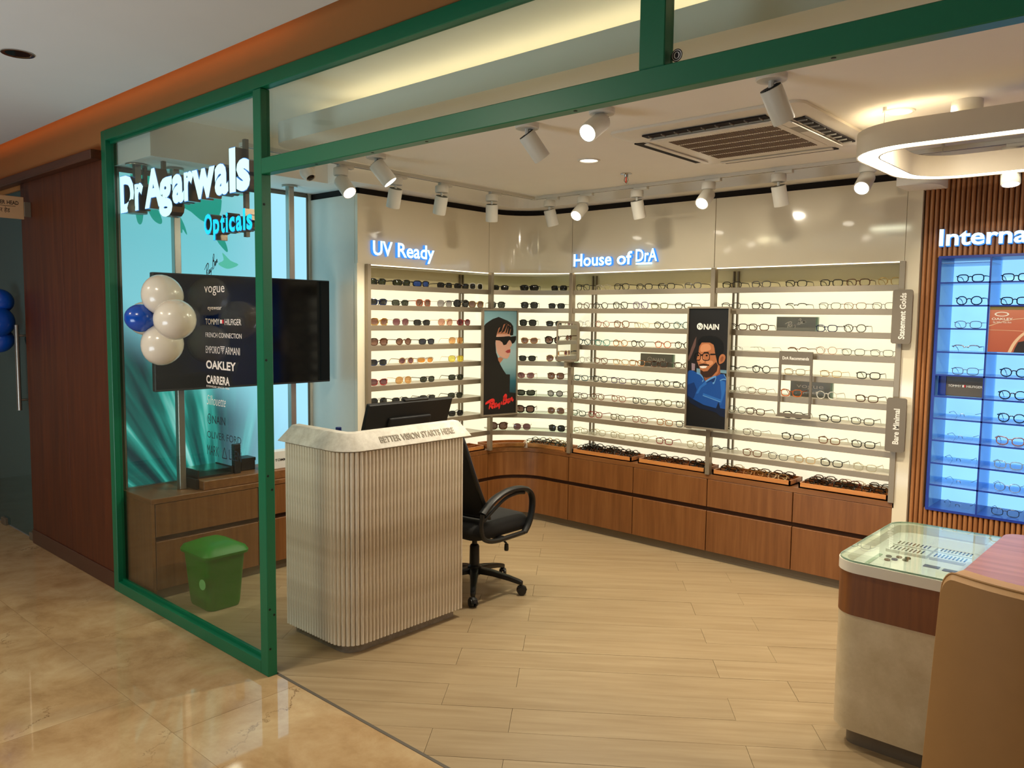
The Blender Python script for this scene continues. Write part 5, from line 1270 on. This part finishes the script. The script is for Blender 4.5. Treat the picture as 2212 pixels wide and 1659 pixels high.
# ------------------------------------------------------------------ office chair
def office_chair():
    cx, cy = -3.313, 3.381
    t = thing('office_chair', 'black mesh-back office chair with looped arms beside the reception desk', 'chair', (cx, cy, 0))
    K = M['black']
    def w(x, y, z): return Vector((cx+x, cy+y, z))
    for k in range(5):
        a = math.radians(-47+72*k); d = Vector((math.cos(a), math.sin(a), 0)); s_ = Vector((-d.y, d.x, 0)); c = w(0, 0, 0)
        st = [(.03, .125, .026, .018), (.12, .115, .021, .016), (.22, .095, .017, .014), (.285, .078, .015, .013), (.305, .072, .012, .010)]
        rs = [[c+d*r+s_*hw+Vector((0, 0, z+hh)), c+d*r-s_*hw+Vector((0, 0, z+hh)), c+d*r-s_*hw*1.1+Vector((0, 0, z-hh)), c+d*r+s_*hw*1.1+Vector((0, 0, z-hh))] for r, z, hw, hh in st]
        lg = MB().rings(rs).build('leg', K, t, bevel=.004, seg=2, smooth=True)
        wc = c+d*.298+Vector((0, 0, .027)); cs = MB()
        cs.tube([wc+Vector((0, 0, .015)), wc+Vector((0, 0, .05))], .008, 8)
        f = d*math.cos(.5)+s_*math.sin(.5); ax = Vector((-f.y, f.x, 0))
        for sg in (-1, 1): cs.lathe([(.018, -.009), (.026, -.007), (.027, 0), (.026, .007), (.018, .009)], wc+ax*.013*sg, 18, ax=ax)
        cs.tube([wc+f*.027+Vector((0, 0, .002)), wc+f*.022+Vector((0, 0, .018)), wc+Vector((0, 0, .03)), wc-f*.02+Vector((0, 0, .02))], .008, 8, flat=2.0, up=(0, 0, 1))
        o = cs.build('caster', K, None, smooth=True); o.parent = lg; o.data.transform(chain(lg).inverted())
    MB().lathe([(.036, .095), (.042, .11), (.042, .15), (.031, .16), (.029, .27), (.024, .28), (.016, .285), (.016, .36)], (cx, cy, 0), 20).build('gas_column', K, t, smooth=True)
    MB().box(cx-.09, cx+.09, cy-.10, cy+.09, .345, .375).build('seat_plate', K, t, bevel=.006)
    h = MB().lathe([(.02, 0), (.027, .004), (.027, .05), (.022, .054)], (cx+.05, cy+.05, .30), 14).build('tension_knob', K, t, smooth=True)
    MB().tube([w(.02, .03, .345), w(.13, .08, .335), w(.17, .10, .30)], .006, 8).build('lever', K, t, smooth=True)
    MB().lathe([(.012, -.03), (.014, -.02), (.012, .01), (.007, .014)], (cx+.17, cy+.10, .285), 10).build('lever_paddle', K, t, smooth=True)
    # seat cushion
    def sr(sx, y0, y1, z, r=.07): return [Vector((cx+x, cy+y, z)) for x, y in rrect(-sx, sx, y0, y1, r, 5)]
    MB().rings([sr(.20, -.20, .20, .375), sr(.235, -.23, .235, .385), sr(.245, -.24, .25, .415), sr(.243, -.238, .248, .445), sr(.225, -.22, .232, .468), sr(.17, -.17, .18, .478)]).build('seat', M['blackmesh'], t, smooth=True, ang=60)
    # backrest: curved mesh panel in a rim
    def bk(u_, v_):      # u -1..1, v 0..1
        z = .50+.475*v_; hw = .240*(1-.32*v_**2.2)-.02*(1-v_)**2; x = hw*u_
        y = -.135-.165*v_+.035*u_*u_-.03*math.sin(pi*v_)
        return w(x, y, z)
    nu, nv = 8, 10; m = MB(); F_ = [[bk(-1+2*i/nu, j/nv) for i in range(nu+1)] for j in range(nv+1)]
    vs = [p for r in F_ for p in r]; vb = [p+Vector((0, -.012, 0)) for p in vs]; N = len(vs); fs = []
    for j in range(nv):
        for i in range(nu):
            a = j*(nu+1)+i; fs += [(a, a+1, a+nu+2, a+nu+1), (N+a, N+a+nu+1, N+a+nu+2, N+a+1)]
    m.add(vs+vb, fs); m.build('backrest', M['blackmesh'], t, smooth=True)
    rim = [F_[0][i] for i in range(nu+1)]+[F_[j][nu] for j in range(1, nv+1)]+[F_[nv][i] for i in range(nu-1, -1, -1)]+[F_[j][0] for j in range(nv-1, 0, -1)]
    MB().tube([p+Vector((0, -.006, 0)) for p in rim], .013, 8, closed=True).build('back_frame', K, t, smooth=True)
    MB().tube([w(0, -.02, .36), w(0, -.20, .37), w(0, -.245, .45), w(0, -.225, .56)], .026, 8, flat=.5).build('back_support', K, t, smooth=True)
    for sg in (-1, 1):
        X = .262*sg
        loop = catmull([(cx+X, cy+y, z) for y, z in ((-.205, .545), (-.12, .610), (-.01, .645), (.10, .648), (.185, .625), (.222, .575), (.222, .50), (.195, .425), (.155, .375))], 5)
        a = MB().tube(loop, [.019]*8+[.017]*12+[.015]*(len(loop)-20), 8, flat=1.5, up=None).build('armrest', K, t, smooth=True)
        inner = catmull([(cx+X, cy+y, z) for y, z in ((-.20, .50), (-.13, .545), (-.02, .605), (.08, .622), (.15, .615))], 4)
        b = MB().tube(inner, .010, 8).build('arm_strut', K, None, smooth=True); b.parent = a; b.data.transform(chain(a).inverted())
        lower = catmull([(cx+X, cy+y, z) for y, z in ((.155, .375), (.05, .372), (-.10, .372), (-.19, .40), (-.215, .47), (-.205, .545))], 4)
        b = MB().tube(lower, .014, 8).build('arm_base', K, None, smooth=True); b.parent = a; b.data.transform(chain(a).inverted())
        b = MB().tube([(cx+X, cy-.03, .372), (cx+X*.6, cy-.03, .372)], .014, 8, flat=2).build('arm_bracket', K, None, smooth=True); b.parent = a; b.data.transform(chain(a).inverted())
office_chair()

# ------------------------------------------------------------------ display table and tan chair, right foreground
def table():
    t = thing('consultation_table', 'rounded cream counter table with a glass display top and wooden desk half', 'table', (-.5, 3.45, 0))
    x0, x1, y0, y1 = -1.085, .55, 3.08, 3.885; xm = -.655; R = .10
    foot = arc(x0+R+.03, y1-R-.03, R, 90, 180, 7)+arc(x0+R+.03, y0+R+.03, R, 180, 270, 7)+[(xm, y0+.03), (xm, y1-.03)]
    ft = lambda d: offset(foot[::1]+[], d)
    def shell(d, xr): 
        return arc(x0+R, y1-R, R-d, 90, 180, 8)+arc(x0+R, y0+R, R-d, 180, 270, 8)+[(xr, y0+d), (xr, y1-d)]
    MB().prism(shell(.055, -.70), 0, .075).build('kick', M['kick'], t, smooth=True)
    MB().prism(shell(.006, -.665), .075, .53).build('body', M['stone'], t, smooth=True, ang=30)
    MB().prism(shell(.004, -.665), .53, .695).build('wood_band', M['walnut_t'], t, smooth=True, ang=30)
    # top rim frame (around the display well)
    rim = shell(0, xm); inner = rrect(x0+.028, xm-.022, y0+.028, y1-.028, .05, 5)
    b = MB()
    b.prism(shell(.0, xm), .655, .660)
    o = MB(); ln = [(xm, y1)]+arc(x0+R, y1-R, R, 90, 180, 8)+arc(x0+R, y0+R, R, 180, 270, 8)+[(xm, y0)]
    o.wall(ln, .695, .735, .030); o.box(xm-.03, xm, y0+.03, y1-.03, .695, .735); o.build('top_rim', M['white'], t, smooth=True, ang=30)
    MB().prism(shell(.02, xm-.002), .696, .700).build('display_floor', M['paper'], t)
    g = shell(.004, xm); MB().prism(g, .7355, .743).build('glass_top', M['tableglass'], t)
    e = MB(); gl = [(xm, y1-.004)]+arc(x0+R, y1-R, R-.004, 90, 180, 8)+arc(x0+R, y0+R, R-.004, 180, 270, 8)+[(xm, y0+.004)]
    e.wall(gl, .7360, .7425, .0012); o = e.build('glass_edge', M['glassedge'], t, smooth=True)
    # wood desktop on the right
    w = [(x1, y0-.06), (x1, y1+.01)]+arc(xm+.07, y1-.05, .06, 90, 180, 5)+arc(xm+.06, y0, .06, 180, 270, 5)
    MB().prism(w, .7355, .762).build('desktop', M['pinkwood'], t, smooth=True, ang=30)
    MB().box(x1-.06, x1-.02, y0+.05, y1-.03, 0, .7355).build('end_leg', M['stone'], t, bevel=.004)
    MB().box(-.665, x1-.06, y1-.10, y1-.07, .2, .7355).build('modesty_panel', M['stone'], t)
    # contents of the display well, lying under the glass
    z = .7003
    for i, (a, b_, c, d, lb) in enumerate(((-1.0, -.845, 3.56, 3.64, 'back left'), (-1.0, -.845, 3.46, 3.545, 'front left'), (-.835, -.69, 3.56, 3.64, 'back right'), (-.835, -.69, 3.46, 3.545, 'front right'))):
        q = thing('sample_card', 'white card of dark sample strips, %s one under the table glass' % lb, 'sample card', ((a+b_)/2, (c+d)/2, z), 0, 'sample cards under the table glass')
        MB().box(a, b_, c, d, z, z+.012).build('card', M['paper'], q)
        for k in range(9): MB().box(a+.012+k*(b_-a-.024)/9, a+.017+k*(b_-a-.024)/9, c+.015, d-.02, z+.012, z+.0135).build('strip', M['chip'][(k+i) % 4], q)
    for k, (x, y) in enumerate(((-.93, 3.40), (-.90, 3.375), (-.965, 3.385), (-.935, 3.355), (-.955, 3.33), (-.90, 3.41))):
        q = MB().lathe([(.011, 0), (.012, .003), (.010, .006)], (x, y, z), 14).build('lens_sample', M['chip'][k % 4], None, smooth=True)
        tag(q, ['brown tinted lens chip lying at the back left of the six chips', 'green tinted lens chip in the middle right of the six chips', 'grey lens chip at the middle left of the six chips under the glass', 'blue lens chip near the centre of the six chips', 'brown lens chip nearest the table front under the glass', 'green lens chip at the back right of the six chips'][k], 'lens sample', 'lens chips under the table glass')
    for k, (x, y, w_, h_, m, lb) in enumerate(((-1.0, 3.30, .015, .2, 'glassedge', 'thin green strip card under the table glass at the left'), (-.80, 3.36, .055, .03, 'metal_d', 'left grey card with dark print under the table glass'), (-.73, 3.35, .055, .03, 'metal_d', 'right grey card with dark print under the table glass'), (-.71, 3.15, .05, .03, 'skirt', 'small brown card at the front right under the table glass'))):
        q = MB().box(x-w_/2, x+w_/2, y-h_/2, y+h_/2, z, z+.003).build('print_card', M[m]); tag(q, lb, 'card')
M['walnut_t'] = wood('table_walnut', (104, 56, 20), (132, 78, 32), 'z', 1.0, .5, 0, 0)
M['tableglass'] = glass('table_glass', (244, 250, 246), 0, 1.55)
M['chip'] = [mat('chip_brown', (96, 58, 36), .2, var=.03), mat('chip_green', (52, 66, 46), .2, var=.03), mat('chip_grey', (70, 70, 74), .2, var=.03), mat('chip_blue', (56, 60, 104), .2, var=.03)]
table()
def tan_chair():
    t = thing('dining_chair', 'tan leatherette chair with a high curved back in the right foreground', 'chair', (-.33, 3.0, 0))
    def prof(u):   # plan of back, u -1..1
        return Vector((-.340+.30*u, 2.742+.085*u*u))
    nu = 40
    def col(u):
        e = abs(u); k = max(0, (e-.86)/.14)
        return .85-.075*(1-math.sqrt(max(0, 1-k*k)))-.012*(1-e)*0
    front = []; back = []
    def grid(off, shrink):
        G = []
        for j in range(9):
            v = j/8; row = []
            for i in range(nu+1):
                u = math.copysign(1-(1-abs(-1+2*i/nu))**1.6, -1+2*i/nu); p = prof(u*(1+.11*(1-v))*(1-shrink)); nrm = Vector((-.57*u*.5, 1)).normalized()
                z = .09+(col(u)-shrink*.6-.09)*v
                row.append(Vector((p.x+nrm.x*off, p.y+nrm.y*off+.0*v, z)))
            G.append(row)
        return G
    A = grid(0, 0); B = grid(-.022, .025); C_ = grid(.07, 0); D_ = grid(.085, .03)
    def mesh(G): 
        vs = [p for r in G for p in r]; n = nu+1
        return vs, [(j*n+i, j*n+i+1, (j+1)*n+i+1, (j+1)*n+i) for j in range(8) for i in range(nu)]
    m = MB(); vs, fs = mesh(B); m.add(vs, fs); vs, fs = mesh(D_); m.add(vs, fs)
    def edge(G): return [G[j][0] for j in range(9)]+[G[8][i] for i in range(1, nu+1)]+[G[j][nu] for j in range(7, -1, -1)]
    for a, b in ((B, A), (A, C_), (C_, D_)): m.band(edge(a), edge(b))
    bm_ = m
    bm_.build('backrest', M['tan'], t, smooth=True, ang=75)
    MB().tube(edge(A), .0042, 6).build('piping', M['tan'], t, smooth=True)
    def sr(sx, y0, y1, z, r=.08): return [Vector((-.340+x, y, z)) for x, y in rrect(-sx, sx, y0, y1, r, 5)]
    MB().rings([sr(.26, 2.83, 3.30, .33), sr(.285, 2.82, 3.33, .36), sr(.285, 2.82, 3.33, .44), sr(.25, 2.84, 3.30, .465)]).build('seat', M['tan'], t, smooth=True, ang=60)
    for x, y in ((-.53, 2.86), (-.10, 2.86), (-.53, 3.27), (-.10, 3.27)):
        MB().tube([(x, y, 0), (x, y, .35)], [.012, .02], 10).build('leg', M['black'], t, smooth=True)
tan_chair()

# ------------------------------------------------------------------ ceiling equipment
def aircon():
    x0, x1, y0, y1 = -2.175, -1.27, 3.06, 3.96; z = 2.5
    t = thing('air_conditioner', 'white four-way cassette air conditioner in the shop ceiling', 'air conditioner', ((x0+x1)/2, (y0+y1)/2, z))
    Wm = M['acwhite']
    def rr(d, zz, r=.05): return [Vector((x, y, zz)) for x, y in rrect(x0+d, x1-d, y0+d, y1-d, r, 4)]
    MB().rings([rr(0, 2.4995), rr(0, 2.488), rr(.06, 2.470), rr(.13, 2.466)]).build('panel', Wm, t, smooth=True, ang=30)
    # four slots with flaps and vanes
    for k in range(4):
        hx = (x0+x1)/2; hy = (y0+y1)/2; a = k*pi/2; c, s_ = math.cos(a), math.sin(a)
        def T(u, v, zz): return Vector((hx+c*u-s_*v, hy+s_*u+c*v, zz))
        def ob(u0, u1, v0, v1, z0, z1, nm, m, par=t, tilt=0):
            ax = T(1, 0, 0)-T(0, 0, 0); ay = T(0, 1, 0)-T(0, 0, 0)
            az = Vector((0, 0, 1))
            if tilt: ay2 = ay*math.cos(tilt)+az*math.sin(tilt); az = az*math.cos(tilt)-ay*math.sin(tilt); ay = ay2
            b = MB().obox(T((u0+u1)/2, (v0+v1)/2, (z0+z1)/2), ax*(u1-u0)/2, ay*(v1-v0)/2, az*(z1-z0)/2).build(nm, m, t)
            if par is not t: b.parent = par; b.data.transform(par.matrix_basis.inverted())
            return b
        op = ob(-.29, .29, -.405, -.355, 2.4655, 2.4715, 'air_slot', M['black_gap'])
        ob(-.285, .285, -.352, -.330, 2.458, 2.462, 'flap', Wm, t, .5 if k < 2 else .1)
        for i in range(9):
            if k in (0, 1): ob(-.26+i*.065, -.257+i*.065, -.40, -.36, 2.460, 2.4655, 'vane', M['acgrey'])
    g = MB(); g.box(x0+.17, x1-.17, y0+.17, y1-.17, 2.4645, 2.467); gr = g.build('grille', Wm, t)
    me = None; n = 46
    for i in range(n):
        xx = x0+.20+(x1-x0-.40)*(i+.5)/n
        for j in range(5):
            yy = y0+.20+(y1-y0-.40)*(j+.5)/5; o = None
            if me is None:
                o = MB().box(-.0032, .0032, -.042, .042, -.0014, .0002).build('slot', M['acslot'], None); me = o.data
            else: o = bpy.data.objects.new('slot', me); COL.objects.link(o)
            o.parent = gr; o.location = Vector((xx, yy, 2.4645))-t.location
    for (x, y, w_, h_) in ((x1-.14, y0+.35, .03, .10), (x1-.11, y0+.55, .02, .06)): MB().box(x-w_, x+w_, y-h_/2, y+h_/2, 2.4645, 2.4655).build('sticker', M['acgrey'], t)
M['acwhite'] = mat('ac_white', (224, 216, 202), .45, var=.02); M['acgrey'] = mat('ac_grey', (150, 142, 128), .5, var=.04); M['acslot'] = mat('ac_slot', (92, 68, 46), .8, var=.05)
aircon()

def spot_energy(loc, d, e, size, color=(1, .90, .69)):
    l = bpy.data.lights.new('track_spot_light', 'SPOT'); l.energy = e; l.color = color; l.spot_size = math.radians(size); l.spot_blend = .7; l.shadow_soft_size = .03
    o = bpy.data.objects.new('track_spot_light', l); COL.objects.link(o); o.location = loc; o.rotation_euler = d.to_track_quat('-Z', 'Y').to_euler()
def track():
    t = thing('light_track', 'white L-shaped lighting track around the edge of the lowered ceiling', 'lighting track', (-3.70, 4.35, 2.5))
    for nm, b in (('rail', (-3.717, -3.683, 2.1, 4.367, 2.480, 2.4995)), ('rail', (-3.683, 1.6, 4.333, 4.367, 2.480, 2.4995))):
        r = MB().box(*b).build(nm, M['lampwhite'], t)
    MB().box(-3.703, -3.697, 2.1, 4.35, 2.4795, 2.4803).build('slot', M['black_gap'], t); MB().box(-3.69, 1.6, 4.347, 4.353, 2.4795, 2.4803).build('slot', M['black_gap'], t)
    MB().box(-3.719, -3.681, 4.331, 4.369, 2.478, 2.4995).build('corner_joint', M['lampwhite'], t)
track()
def lamp(name, label, group, base, aim, L, r, kind, e, size, bright):
    t = thing(name, label, 'spotlight', base, 0, group)
    b = Vector(base); d = (Vector(aim)-b).normalized(); W_ = M['lampwhite']
    if kind == 'track':
        al = Vector((0, 1, 0)) if base[0] < -3.6 and base[1] < 4.32 else Vector((1, 0, 0)); pe = Vector((-al.y, al.x, 0))
        MB().obox(b+Vector((0, 0, -.009))+al*.03, al*.05, pe*.015, Vector((0, 0, .009))).build('track_adapter', W_, t, bevel=.002)
        MB().lathe([(.038, -.060), (.041, -.056), (.041, -.022), (.038, -.018)], b, 22).build('driver_cap', W_, t, smooth=True)
        j = b+Vector((0, 0, -.085)); MB().tube([b+Vector((0, 0, -.058)), j], .008, 8).build('stem', W_, t, smooth=True)
    else:
        MB().lathe([(.05, -.022), (.053, -.019), (.053, 0)], b, 24).build('ceiling_plate', W_, t, smooth=True)
        j = b+Vector((0, 0, -.05)); MB().tube([b+Vector((0, 0, -.02)), j], .010, 8).build('stem', W_, t, smooth=True)
    top = j-d*.004
    body = MB().lathe([(r*.62, .012), (r*.62, .003), (r*.94, 0), (r, .004), (r, L-.004), (r*.97, L), (r*.86, L-.001)], top, 26, ax=d).build('lamp_body', W_, t, smooth=True)
    hs = MB().lathe([(.001, -.0015), (r*.88, -.0012), (r*.88, .002)], top, 22, ax=d).build('heat_sink', M['lampgrey'], t, smooth=True)
    side = d.orthogonal().normalized(); s2 = d.cross(side)
    if kind == 'surface':
        for k in range(-5, 6):
            w_ = math.sqrt(max(0, 1-(k/6)**2))*r*.86; MB().obox(top-d*.002+side*k*r*.155, s2*w_, side*r*.03, d*.002).build('fin', M['black'], hs)
            o = hs.children[-1]
    MB().lathe([(.001, L-.0003), (r*.86, L-.0003)], top, 24, ax=d).build('lens', M['lampface'], t)
    spot_energy(top+d*(L+.012), d, e, size)
def lamps():
    g = 'white spotlights on the L-shaped track'
    D = [((-3.70, 2.70), (-1.6, 2.75, .4), 'leftmost track spotlight, glowing, nearest the green header beam'), ((-3.70, 3.09), (-4.33, 3.25, .8), 'second track spotlight from the left, turned to the left wall'), ((-3.70, 3.46), (-4.33, 3.65, .8), 'third track spotlight from the left, turned to the left wall'), ((-3.70, 3.915), (-4.05, 4.30, .5), 'fourth track spotlight from the left, nearly upright, before the curved corner'),
         ((-3.56, 4.35), (-3.42, 4.915, .8), 'track spotlight just right of the track corner joint'), ((-3.27, 4.35), (-3.1, 1.5, .15), 'glowing track spotlight above the lit back wall words'), ((-2.845, 4.35), (-2.78, 4.915, .8), 'track spotlight above the gap right of the lit words'), ((-2.345, 4.35), (-2.2, 1.4, .15), 'glowing track spotlight above the tall black poster'), ((-1.915, 4.35), (-1.80, 4.915, .8), 'track spotlight above the right back-wall bay'), ((-1.44, 4.35), (-1.35, 1.4, .15), 'glowing track spotlight under the left end of the ring lamp'), ((-.80, 4.35), (-.6, 3.9, .3), 'glowing track spotlight half hidden behind the ring lamp')]
    for (x, y), aim, lb in D: lamp('track_spotlight', lb, g, (x, y, 2.48), aim, .112, .0405, 'track', 22 if 'glowing' in lb else 27, 96 if 'glowing' in lb else 92, 1)
    lamp('track_spotlight', 'second glowing track spotlight hidden behind the ring lamp', g, (-.3, 4.35, 2.48), (-.3, 4.95, 1.6), .112, .0405, 'track', 20, 66, 1)
    g = 'white surface spotlights on the lowered ceiling'
    for x, aim, lb in ((-3.404, (-2.5, 3.6, .9), 'leftmost surface spotlight under the header beam'), (-2.352, (-1.7, 3.9, .8), 'surface spotlight with a finned back, left of the glowing one'), (-1.951, (-1.8, -.4, .5), 'glowing surface spotlight left of the air conditioner'), (-1.233, (-.8, 3.7, .8), 'surface spotlight in front of the air conditioner')):
        lamp('surface_spotlight', lb, g, (x, 2.71, 2.5), aim, .125, .039 if x > -2.4 else .042, 'surface', 24, 80, 1)
    g = 'recessed downlights in the shop ceiling'
    for x, y, lb in ((-2.62, 3.53, 'lit round downlight left of the air conditioner'), (-1.046, 3.497, 'lit round downlight above the ring lamp')):
        t = thing('ceiling_downlight', lb, 'ceiling light', (x, y, 2.5), 0, g)
        MB().lathe([(.062, 0), (.060, -.005), (.050, -.006), (.046, -.001)], (x, y, 2.5), 26).build('rim', M['lampwhite'], t, smooth=True)
        MB().lathe([(.001, -.0022), (.046, -.0022)], (x, y, 2.5), 24).build('diffuser', emit('downlight_lens', (255, 240, 214), 5), t)
        area_light('shop_downlight_light', (x, y, 2.485), .09, 25, WARM)
    # sprinkler
    t = thing('fire_sprinkler', 'chrome pendant sprinkler with a red bulb in the shop ceiling', 'sprinkler', (-2.686, 3.988, 2.5)); q = (-2.686, 3.988, 2.5)
    MB().lathe([(.034, 0), (.034, -.004), (.014, -.008), (.010, -.02)], q, 20).build('escutcheon', M['chrome'], t, smooth=True)
    for sg in (-1, 1): MB().tube([(q[0]+sg*.008, q[1], 2.482), (q[0]+sg*.014, q[1], 2.462), (q[0], q[1], 2.442)], .003, 6).build('yoke', M['chrome'], t, smooth=True)
    MB().tube([(q[0], q[1], 2.48), (q[0], q[1], 2.448)], .0035, 8).build('bulb', mat('red_bulb', (190, 30, 20), .2, var=.02), t, smooth=True)
    MB().lathe([(.018, 0), (.018, .002), (.004, .003)], (q[0], q[1], 2.438), 14).build('deflector', M['chrome'], t, smooth=True)
    # security camera
    t = thing('security_camera', 'small white turret security camera under the header beam', 'camera', (-4.02, 2.70, 2.5)); q = Vector((-4.02, 2.70, 2.5))
    q = Vector((-4.02, 2.70, 2.6)); t.location = (q.x, q.y, ZT)
    MB().lathe([(.05, ZT-2.6), (.05, ZT-2.61), (.02, ZT-2.615), (.02, 0), (.045, -.002), (.045, -.09), (.04, -.10)], q, 22).build('base', M['lampwhite'], t, smooth=True)
    d = Vector((.55, .10, -.75)).normalized(); c = q+Vector((0, 0, -.125))
    MB().lathe([(.001, -.045)]+[(.045*math.sin(a), -.045*math.cos(a)) for a in [pi*i/10 for i in range(1, 8)]]+[(.028, .044), (.022, .042)], c, 22, ax=d).build('ball', M['lampwhite'], t, smooth=True)
    MB().lathe([(.024, .041), (.02, .046), (.001, .048)], c, 18, ax=d).build('lens', M['blackgloss'], t, smooth=True)
lamps()
def ring_lamp():
    t = thing('ring_pendant', 'large white rounded ring pendant lamp with a glowing underside', 'pendant lamp', (-.4, 3.83, 2.5))
    def lp(d, z, n=9): return [Vector((x, y, z)) for x, y in rrect(-1.235+d, .45-d, 3.355+d, 4.315-d, .27-d, n)]
    zb, zt = 2.3385, 2.4335
    MB().rings([lp(.006, zb), lp(0, zb), lp(0, zt), lp(.092, zt), lp(.092, zb), lp(.086, zb)], caps=False).build('housing', M['ringwhite'], t, smooth=True, ang=40)
    MB().rings([lp(.006, zb+.002), lp(.086, zb+.002)], caps=False).build('diffuser', emit('ring_light', (255, 246, 214), 4.2), t)
    for x, y in ((-1.07, 3.40), (.25, 3.40), (-1.07, 4.27), (.25, 4.27)):
        MB().tube([(x, y, zt), (x, y, 2.498)], .0012, 6).build('cable', M['steel'], t)
        MB().lathe([(.008, 0), (.008, -.014), (.003, -.018)], (x, y, 2.5), 10).build('cable_anchor', M['lampwhite'], t, smooth=True)
    c = MB().lathe([(.055, 0), (.055, -.045), (.05, -.048), (.001, -.048)], (-.80, 3.50, 2.5), 24).build('canopy', M['lampwhite'], t, smooth=True)
M['ringwhite'] = mat('ring_white', (206, 194, 174), .5, var=.02)
ring_lamp()
